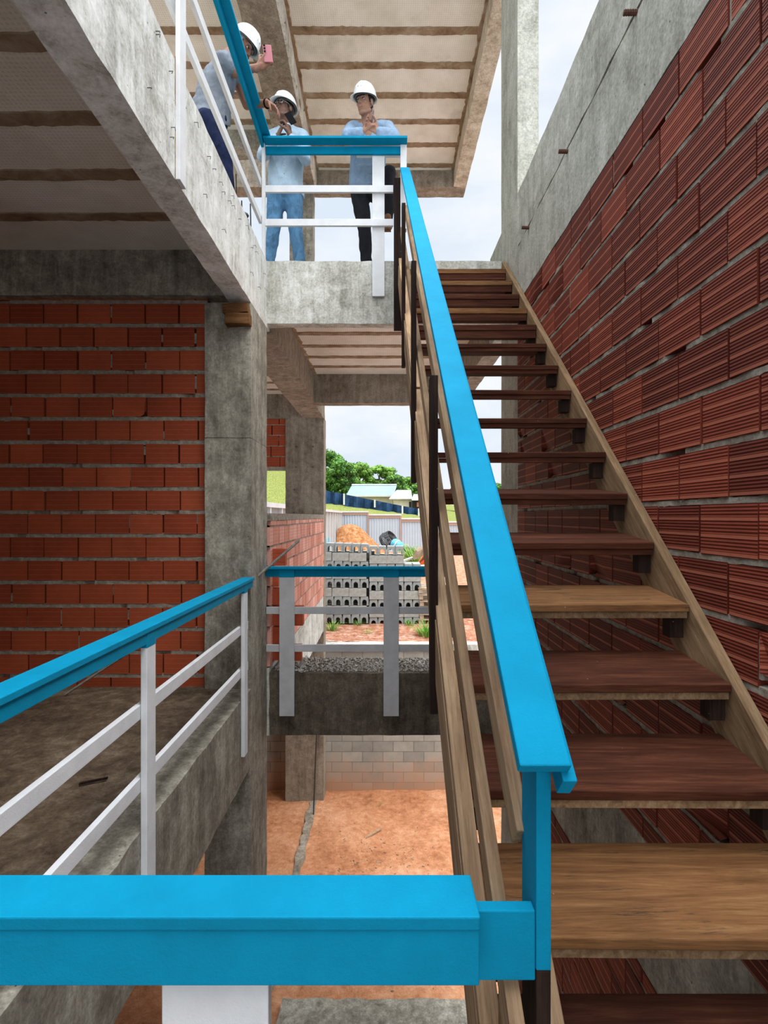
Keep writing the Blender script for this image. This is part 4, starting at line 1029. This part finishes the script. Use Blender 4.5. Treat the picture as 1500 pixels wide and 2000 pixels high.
def hand(m, wrist, fdir, palm, thumb_dir, curl=.5, s=1.0, spread=.0):
    """palm and five bent fingers; fdir along the hand, palm = palm normal, thumb_dir = side of the thumb"""
    f = V(fdir).normalized(); n = V(palm); n = (n-f*n.dot(f)).normalized(); t = V(thumb_dir); t = (t-f*t.dot(f)-n*t.dot(n)).normalized()
    w = V(wrist); k = w+f*.085*s
    for a in (-.030, -.011, .009, .028):      # palm as four merging metacarpal ridges
        m.capsule(w+t*a*.62*s+f*.01, k+t*a*s, .0155*s, .0125*s, 10, 3)
    m.capsule(w-f*.03, w+f*.02, .024*s, .023*s, 10, 3)
    for a, L, cu in ((.030, .066, .85), (.010, .074, 1.), (-.011, .069, 1.08), (-.031, .054, 1.15)):
        p = k+t*a*s; ang = 0
        for j, (ln, r) in enumerate(((.45, .0092), (.32, .0085), (.25, .0078))):
            ang += curl*cu*(.75 if j == 0 else 1.0)*.95
            d_ = (f*math.cos(ang)+n*math.sin(ang)+t*(a*spread*6)).normalized(); q = p+d_*L*ln*1.18*s
            m.capsule(p, q, r*s, (r-.0006)*s, 8, 3); p = q
    b = w+f*.028*s+t*.024*s+n*.006; c_ = b+(t*.75+f*.62+n*.30).normalized()*.038*s; d_ = c_+(f*.75+t*.18*(1-curl)+n*.55*(.5+curl)).normalized()*.034*s; e = d_+(f*.6+n*.6*(.4+curl)-t*.25*curl).normalized()*.026*s
    m.capsule(b, c_, .0150*s, .0112*s, 8, 3); m.capsule(c_, d_, .0110*s, .0098*s, 8, 3); m.capsule(d_, e, .0096*s, .0080*s, 8, 3)

def vox(o, size, smooth=3, fold=0, fold_size=.09):
    r = o.modifiers.new('remesh', 'REMESH'); r.mode = 'VOXEL'; r.voxel_size = size; r.use_smooth_shade = True
    if smooth: s_ = o.modifiers.new('smooth', 'SMOOTH'); s_.factor = .5; s_.iterations = smooth
    if fold:
        tx = bpy.data.textures.new('folds', 'CLOUDS'); tx.noise_scale = fold_size; tx.noise_depth = 2
        d_ = o.modifiers.new('folds', 'DISPLACE'); d_.texture = tx; d_.strength = fold; d_.mid_level = .5; d_.texture_coords = 'LOCAL'

def head_parts(m, c, fr, jaw=1.0):
    r, f, u = fr; E = lambda a, b, cc: c+r*a+f*b+u*cc
    m.ell(E(0, -.008, .028), (.074, .094, .092), fr, 20, 14)
    m.ell(E(0, .026, -.040), (.060*jaw, .066, .078), fr, 18, 12)
    m.ell(E(0, .060, -.098), (.028*jaw, .024, .022), fr, 12, 8)
    for s_ in (-1, 1):
        m.capsule(E(s_*.052*jaw, .0, -.070), E(s_*.02, .058, -.100), .018, .018, 8, 3)
        m.ell(E(s_*.036, .060, -.022), (.024, .022, .022), fr, 10, 8)            # cheeks
        m.ell(E(s_*.077, -.006, -.008), (.010, .020, .031), fr, 10, 8)           # ears
        m.capsule(E(s_*.044, .072, .026), E(s_*.012, .086, .026), .009, .009, 8, 3)   # brows
    m.capsule(E(0, .086, .020), E(0, .104, -.022), .0085, .0125, 8, 3)            # nose
    m.ell(E(.011, .096, -.027), (.009, .010, .008), fr, 8, 6); m.ell(E(-.011, .096, -.027), (.009, .010, .008), fr, 8, 6)
    m.capsule(E(-.018, .083, -.054), E(.018, .083, -.054), .0075, .0075, 8, 3); m.capsule(E(-.014, .082, -.066), E(.014, .082, -.066), .008, .008, 8, 3)

def face_details(root, c, fr, brow_mat, lipmat='lip', specs=False):
    r, f, u = fr; E = lambda a, b, cc: c+r*a+f*b+u*cc
    m = MB(); 
    for s_ in (-1, 1): m.ell(E(s_*.030, .077, .006), (.0125, .008, .0065), fr, 10, 8)
    m.build('eyes', 'eye_white', root, 0, True)
    m = MB()
    for s_ in (-1, 1): m.ell(E(s_*.030, .0835, .006), (.0058, .003, .0058), fr, 8, 6); m.capsule(E(s_*.043, .0795, .0135), E(s_*.017, .0825, .0135), .0022, .0022, 6, 2)
    m.build('pupils', 'eye_dark', root, 0, True)
    m = MB()
    for s_ in (-1, 1): m.capsule(E(s_*.048, .074, .030), E(s_*.028, .089, .037), .0042, .0055, 6, 2); m.capsule(E(s_*.028, .089, .037), E(s_*.011, .093, .031), .0055, .0045, 6, 2)
    m.build('eyebrows', brow_mat, root, 0, True)
    m = MB(); m.capsule(E(-.021, .0880, -.060), E(.021, .0880, -.060), .0036, .0036, 6, 2); m.build('mouth', lipmat, root, 0, True)
    if specs:
        m = MB()
        for s_ in (-1, 1):
            m.tube([E(s_*.033+.026*math.cos(a), .101-.012*abs(math.cos(a)), .004+.018*math.sin(a)) for a in [k*math.pi/8 for k in range(16)]], .0018, 6, True)
            m.tube([E(s_*.058, .090, .008), E(s_*.078, .04, .012), E(s_*.079, -.01, .006)], .0018, 6)
        m.tube([E(-.008, .103, .006), E(.008, .103, .006)], .0018, 6)
        m.build('safety_glasses', 'silver', root, 0, True)

def helmet(root, c, fr, tilt=0.0, hc='helmet_white'):
    r, f, u = fr
    f2 = (f*math.cos(tilt)+u*math.sin(tilt)); u2 = r.cross(f2); b = c+u*.050-f*.006
    E = lambda a, bb, cc: b+r*a+f2*bb+u2*cc
    m = MB(); N_ = 32; rows = []
    for i in range(9):
        th = math.pi/2*i/8
        if i == 8: break
        row = []
        for k in range(N_):
            ph = 2*math.pi*k/N_; rr_ = math.cos(th)**.75; row.append(E(.107*rr_*math.sin(ph), .133*rr_*math.cos(ph), .002+.128*math.sin(th)))
        rows.append(row)
    brim = []
    for k in range(N_):
        ph = 2*math.pi*k/N_; ext = .014+.052*max(0, math.cos(ph))**2.2; drop = -.010-.022*max(0, math.cos(ph))**2
        brim.append(E((.107+ext*.8)*math.sin(ph), (.133+ext)*math.cos(ph), drop))
    rows.insert(0, brim)
    o = len(m.v)
    for row in rows: m.v += row
    m.v.append(E(0, 0, .131)); tp_ = len(m.v)-1
    for i in range(len(rows)-1):
        for k in range(N_): m.f.append((o+i*N_+k, o+(i+1)*N_+k, o+(i+1)*N_+(k+1) % N_, o+i*N_+(k+1) % N_)); m.mi.append(0)
    for k in range(N_): m.f.append((o+(len(rows)-1)*N_+k, tp_, o+(len(rows)-1)*N_+(k+1) % N_)); m.mi.append(0)
    h = m.build('hard_hat', hc, root, 0, True); s_ = h.modifiers.new('shell', 'SOLIDIFY'); s_.thickness = .004
    m = MB()
    for xo, rad in ((0, .010), (.030, .006), (-.030, .006)):
        pts = []
        for k in range(15):
            a = math.radians(22+k*9.7); w_ = math.sqrt(max(0, 1-(xo/.107)**2)); pts.append(E(xo, .133*math.cos(a)*w_*1.0, .002+.1275*math.sin(a)*w_))
        m.tube(pts, rad, 6)
    m.build('crown_ridge', hc, h, 0, True)
    m = MB(); pts = [E(.096*math.sin(a), .112*math.cos(a), -.004) for a in [2*math.pi*k/24 for k in range(24)]]
    m.tube(pts, .009, 6, True); m.build('inner_band', 'helmet_strap', h, 0, True)
    return h

def hair(root, c, fr, mat):
    r, f, u = fr; m = MB(); m.ell(c+u*.034-f*.016, (.0785, .092, .090), fr, 20, 14)
    for s_ in (-1, 1): m.capsule(c+r*s_*.072+f*.030+u*.022, c+r*s_*.073+f*.022-u*.012, .008, .005, 6, 2)
    m.ell(c-f*.048-u*.022, (.060, .046, .050), fr, 14, 10)
    m.build('hair', mat, root, 0, True)

def shoe(m, ankle, toe_dir, L=.27):
    a = V(ankle); t_ = V(toe_dir).normalized(); s_ = V((0, 0, 1)).cross(t_).normalized(); u_ = t_.cross(s_)
    if u_.z < 0: u_ = -u_
    b = a-u_*.055
    m.ell(b-t_*.01, (.048, .060, .045), (s_, t_, u_), 12, 8); m.ell(b+t_*.085-u_*.010, (.050, .095, .034), (s_, t_, u_), 14, 8); m.capsule(a+u_*.02, b, .045, .045, 10, 3)
    m.hexa([b+s_*x*w_+t_*y-u_*z for z in (.046, .030) for (x, y, w_) in ((-1, -.065, .036), (1, -.065, .036), (1, .165, .034), (-1, .165, .034))])

def pdir(a, b): return (V(b)-V(a)).normalized()

def person(root, J, skin, body_extra=None, voxel=.0055):
    m = MB(); c = J['head']; fr = frame(*J['hf'])
    head_parts(m, c, fr, J.get('jaw', 1.0))
    m.capsule(c-fr[2]*.085-fr[1]*.018, J['neck'], .054, .058, 14, 4)
    m.capsule(J['neck'], J['chest'], .07, .12, 14, 4); m.capsule(J['chest'], J['pelvis'], .115, .12, 14, 4)
    for s_ in 'LR':
        sh, el, wr = J['sh'+s_], J['el'+s_], J['wr'+s_]
        m.capsule(J['neck'], sh, .055, .052, 12, 4); m.capsule(sh, el, .050, .040, 12, 4); m.capsule(el, wr, .040, .027, 12, 4)
        hip, kn, an = J['hip'+s_], J['kn'+s_], J['an'+s_]
        m.capsule(J['pelvis'], hip, .095, .085, 12, 4); m.capsule(hip, kn, .082, .054, 12, 4); m.capsule(kn, an, .052, .038, 12, 4)
        hd = J['hand'+s_]; hand(m, wr, hd[0], hd[1], hd[2], hd[3], 1.1, hd[4] if len(hd) > 4 else 0)
    o = m.build('body', skin, root, 0, True); vox(o, voxel, 2); return o, fr

def trousers(root, J, mat, top=None, cuff=.0):
    m = MB(); m.capsule(J['pelvis']+V((-.045, 0, -.03)), J['pelvis']+V((.045, 0, -.03)), .118, .118, 16, 5)
    if top is not None: m.capsule(J['pelvis'], top, .14, .135, 16, 5)
    for s_ in 'LR':
        hip, kn, an = J['hip'+s_], J['kn'+s_], J['an'+s_]
        m.capsule(hip, kn, .100, .073, 16, 5); e = an+(kn-an)*.06; m.capsule(kn, e, .072, .060, 16, 5)
    o = m.build('trousers', mat, root, 0, True); vox(o, .012, 3, .022, .07); return o

def shirt(root, J, mat, sleeves=1.0, hem=None, width=.175, name='shirt', bellymul=1.0):
    m = MB(); ch, pe, nk = J['chest'], J['pelvis'], J['neck']; ax = (J['shR']-J['shL']).normalized(); up = (nk-pe).normalized(); dp = ax.cross(up).normalized()
    hem = hem or pe-up*.06
    ms = (J['shR']+J['shL'])/2
    m.loft([(hem, ax*width*1.06, dp*.150*bellymul), (pe+up*.10, ax*width*1.0, dp*.140*bellymul), (ch-up*.10, ax*width, dp*.128*bellymul), (ch+up*.05, ax*(width+.015), dp*.125), (ms+(nk-ms)*.15-up*.015, ax*width*.92, dp*.098), (nk+up*.005, ax*.072, dp*.072)], 28)
    for s_ in 'LR':
        sh, el, wr = J['sh'+s_], J['el'+s_], J['wr'+s_]
        m.capsule(nk-up*.02, sh, .062, .066, 14, 4)
        if sleeves >= 1: m.capsule(sh, el, .068, .056, 14, 5); m.capsule(el, el+(wr-el)*.90, .056, .042, 14, 5)
        else: m.capsule(sh, sh+(el-sh)*sleeves, .070, .066, 14, 5)
    o = m.build(name, mat, root, 0, True); vox(o, .010, 3, .020, .06)
    return o

FL = ZU
# --- middle man, light blue shirt and jeans, looking up to the left
D = 5.36
J = dict(head=P(556, 216, D-.02), neck=P(560, 250, D+.03), chest=P(559, 298, D+.02), pelvis=P(557, 372, D+.03))
J['hf'] = (V((-.50, -.80, .16)), V((.10, .22, .97)))
J['shL'] = P(529, 268, D+.02); J['shR'] = P(592, 268, D+.02)
J['elL'] = P(512, 306, D-.14); J['elR'] = P(596, 312, D-.14)
J['wrL'] = P(541, 268, D-.20); J['wrR'] = P(566, 265, D-.20)
J['hipL'] = P(540, 384, D+.03); J['hipR'] = P(573, 384, D+.03); J['knL'] = P(534, 446, D-.01); J['knR'] = P(577, 446, D-.01)
J['anL'] = V((P(523, 0, D).x, D+.04, FL+.10)); J['anR'] = V((P(585, 0, D).x, D+.02, FL+.10))
J['handL'] = (V((.42, -.10, .80)), V((.75, .5, -.2)), V((-.5, -.1, .6)), .95)
J['handR'] = (V((-.15, -.15, .9)), V((-.8, .35, -.1)), V((-.2, -.4, .3)), .85)
p2 = empty('person', V((P(555, 0, D).x, D, FL)), 'man in light blue shirt and jeans looking up with hands at his chin', 'person')
body, fr = person(p2, J, 'skin_brown'); hair(p2, J['head'], fr, 'black_hair'); face_details(p2, J['head'], fr, 'black_hair', 'lip_dark', True); helmet(p2, J['head'], fr, -.16)
shirt(p2, J, 'light_blue_shirt', 1.0, P(559, 386, D+.03), .178); trousers(p2, J, 'blue_jeans')
m = MB(); shoe(m, J['anL'], V((-.35, -1, 0))); m.build('shoe', 'shoe_dark', p2, 0, True); vox(p2.children[-1], .008, 2)
m = MB(); shoe(m, J['anR'], V((.25, -1, 0))); m.build('shoe', 'shoe_dark', p2, 0, True); vox(p2.children[-1], .008, 2)
m = MB(); nk = J['neck']; fp = J['chest']+V((0, -.135, 0))
for k in range(6): m.ell(fp+V((.004, .002, .08-.075*k)), (.006, .004, .006), n=8, m=6)
m.build('button', 'plaster_white', p2)['kind'] = 'stuff'
m = MB(); a = P(562, 222, D-.225); b = P(573, 240, D-.225); dv = (b-a).normalized(); m.bar(a-dv*.012, b+dv*.01, V((.055, .01, .035)), V((.0, .010, 0)))
o = m.build('mobile_phone', 'phone_black', None, .004); tag(o, 'black phone held against his cheek by the middle man', 'phone')
m = MB(); q = J['wrR']+V((-.015, -.028, .095)); m.ell(q, (.012, .010, .009), n=10, m=6); m.build('ring', 'silver', p2, 0, True)

# --- right man leaning with his forearms on the blue rail
D = 5.34
J = dict(head=P(713, 202, D-.13), neck=P(718, 243, D-.04), chest=P(720, 285, D+.03), pelvis=P(716, 362, D+.26))
J['hf'] = (V((-.50, -.82, -.22)), V((-.03, -.22, 1)))
J['shL'] = P(687, 252, D+.0); J['shR'] = P(757, 250, D+.0)
J['elL'] = P(678, 276, D-.25)+V((0, 0, .05)); J['elR'] = P(770, 276, D-.25)+V((0, 0, .05))
J['wrL'] = P(708, 256, D-.30); J['wrR'] = P(738, 256, D-.30)
J['hipL'] = P(702, 378, D+.27); J['hipR'] = P(734, 378, D+.25); J['knL'] = P(712, 446, D+.16); J['anL'] = V((P(716, 0, D).x, D+.10, FL+.10))
J['knR'] = P(760, 338, D+.0); J['anR'] = P(757, 428, D+.02)
J['handL'] = (V((.75, -.25, .50)), V((.3, .8, -.4)), V((-.3, .0, .8)), .75)
J['handR'] = (V((-.75, -.10, .45)), V((-.2, -.8, .2)), V((.3, .0, .8)), .80)
p3 = empty('person', V((P(716, 0, D).x, D+.1, FL)), 'man in blue shirt and black trousers leaning on the blue rail with clasped hands', 'person')
body, fr = person(p3, J, 'skin_light'); hair(p3, J['head'], fr, 'black_hair'); face_details(p3, J['head'], fr, 'black_hair'); helmet(p3, J['head'], fr, -.02)
shirt(p3, J, 'blue_shirt', 1.0, J['pelvis']+V((0, 0, -.03)), .185); trousers(p3, J, 'black_trousers')
m = MB(); shoe(m, J['anL'], V((-.1, -1, 0))); m.build('shoe', 'shoe_brown', p3, 0, True); vox(p3.children[-1], .008, 2)
m = MB(); shoe(m, J['anR'], V((.0, -.8, -.55))); m.build('shoe', 'shoe_brown', p3, 0, True); vox(p3.children[-1], .008, 2)
m = MB(); a = P(729, 214, D-.33); b = P(726, 234, D-.33); m.bar(a, b+V((0, 0, -.02)), V((.014, .045, 0)), V((-.007, .003, 0)))
o = m.build('mobile_phone', 'phone_dull', None, .002); tag(o, 'thin phone held upright edge-on in the clasped hands of the leaning man', 'phone')
m = MB(); x0 = P(695, 0, 5.03).x; x1 = P(785, 0, 5.03).x; 
for (ya, za, yb, zb2) in ((4.972, zt+.001, 5.112, zt+.001), (5.1125, zt+.001, 5.205, zt-.035)):
    m.hexa([(x0, ya, za), (x1, ya, za), (x1, yb, zb2), (x0, yb, zb2), (x0, ya, za+.010), (x1, ya, za+.010), (x1, yb, zb2+.008), (x0, yb, zb2+.008)])
o = m.build('paper_sheets', 'paper'); tag(o, 'white paper sheets lying on the blue rail under the leaning man\'s arms', 'paper')

# --- left man, leaning over the rail to take a photo
D = 4.50
J = dict(head=P(472, 92, D-.02), neck=P(450, 112, D+.0), chest=P(428, 158, D), pelvis=P(408, 228, D))
J['hf'] = (V((.78, -.14, -.60)), V((.62, .0, .78)))
J['shR'] = P(434, 118, D-.15); J['shL'] = P(452, 128, D+.16)
J['elR'] = P(459, 142, D-.07); J['elL'] = P(482, 205, D+.20)
J['wrR'] = P(506, 131, D-.10); J['wrL'] = P(524, 202, D+.06)
J['hipR'] = P(404, 238, D-.09); J['hipL'] = P(412, 238, D+.09); J['knR'] = P(438, 312, D-.08); J['knL'] = P(425, 312, D+.09)
J['anR'] = V((P(452, 0, D).x, D-.08, FL+.10)); J['anL'] = V((P(432, 0, D).x, D+.12, FL+.10))
J['handR'] = (V((.62, -.1, .50)), V((-.25, .85, .2)), V((-.3, -.1, .9)), .85)
J['handL'] = (V((.75, -.15, -.62)), V((-.5, .1, -.7)), V((.1, -.8, .2)), .45)
p1 = empty('person', V((P(440, 0, D).x, D, FL)), 'grey-haired man in grey T-shirt and navy trousers bending over the rail with phone', 'person')
body, fr = person(p1, J, 'skin_tan'); hair(p1, J['head'], fr, 'grey_hair'); face_details(p1, J['head'], fr, 'grey_hair'); helmet(p1, J['head'], fr, .06)
shirt(p1, J, 'grey_tshirt', .42, J['pelvis']+V((.02, 0, .00)), .178, 't_shirt', 1.12); trousers(p1, J, 'navy_trousers')
for s_ in 'LR':
    m = MB(); shoe(m, J['an'+s_], V((1, -.15, 0))); m.build('shoe', 'shoe_dark', p1, 0, True); vox(p1.children[-1], .008, 2)
m = MB(); w_ = J['wrL']; dv = pdir(J['elL'], J['wrL']); u_ = dv.cross(V((0, 0, 1))).normalized(); v_ = dv.cross(u_)
m.tube([w_-dv*.02+(u_*math.cos(a)+v_*math.sin(a))*.032 for a in [k*math.pi/8 for k in range(16)]], .008, 6, True); m.ell(w_-dv*.02-v_*.032+u_*-.008, (.018, .018, .008), n=10, m=6)
m.build('wristwatch', 'phone_black', p1, 0, True)
a = P(521, 88, D-.13); b = P(525, 122, D-.13)
m = MB(); wv = V((.075, -.015, -.015)); m.bar(a, b, wv, V((.002, .010, 0))); o = m.build('mobile_phone', 'phone_pink', None, .004); tag(o, 'pink phone held up in the outstretched hand of the grey-haired man', 'phone')
m2 = MB()
for k in range(3): m2.ell(a+(b-a)*(.10+.17*k)-V((.022, .010, -.004)), (.009, .004, .009), n=10, m=6)
m2.build('camera_lens', 'phone_black', o, 0, True)
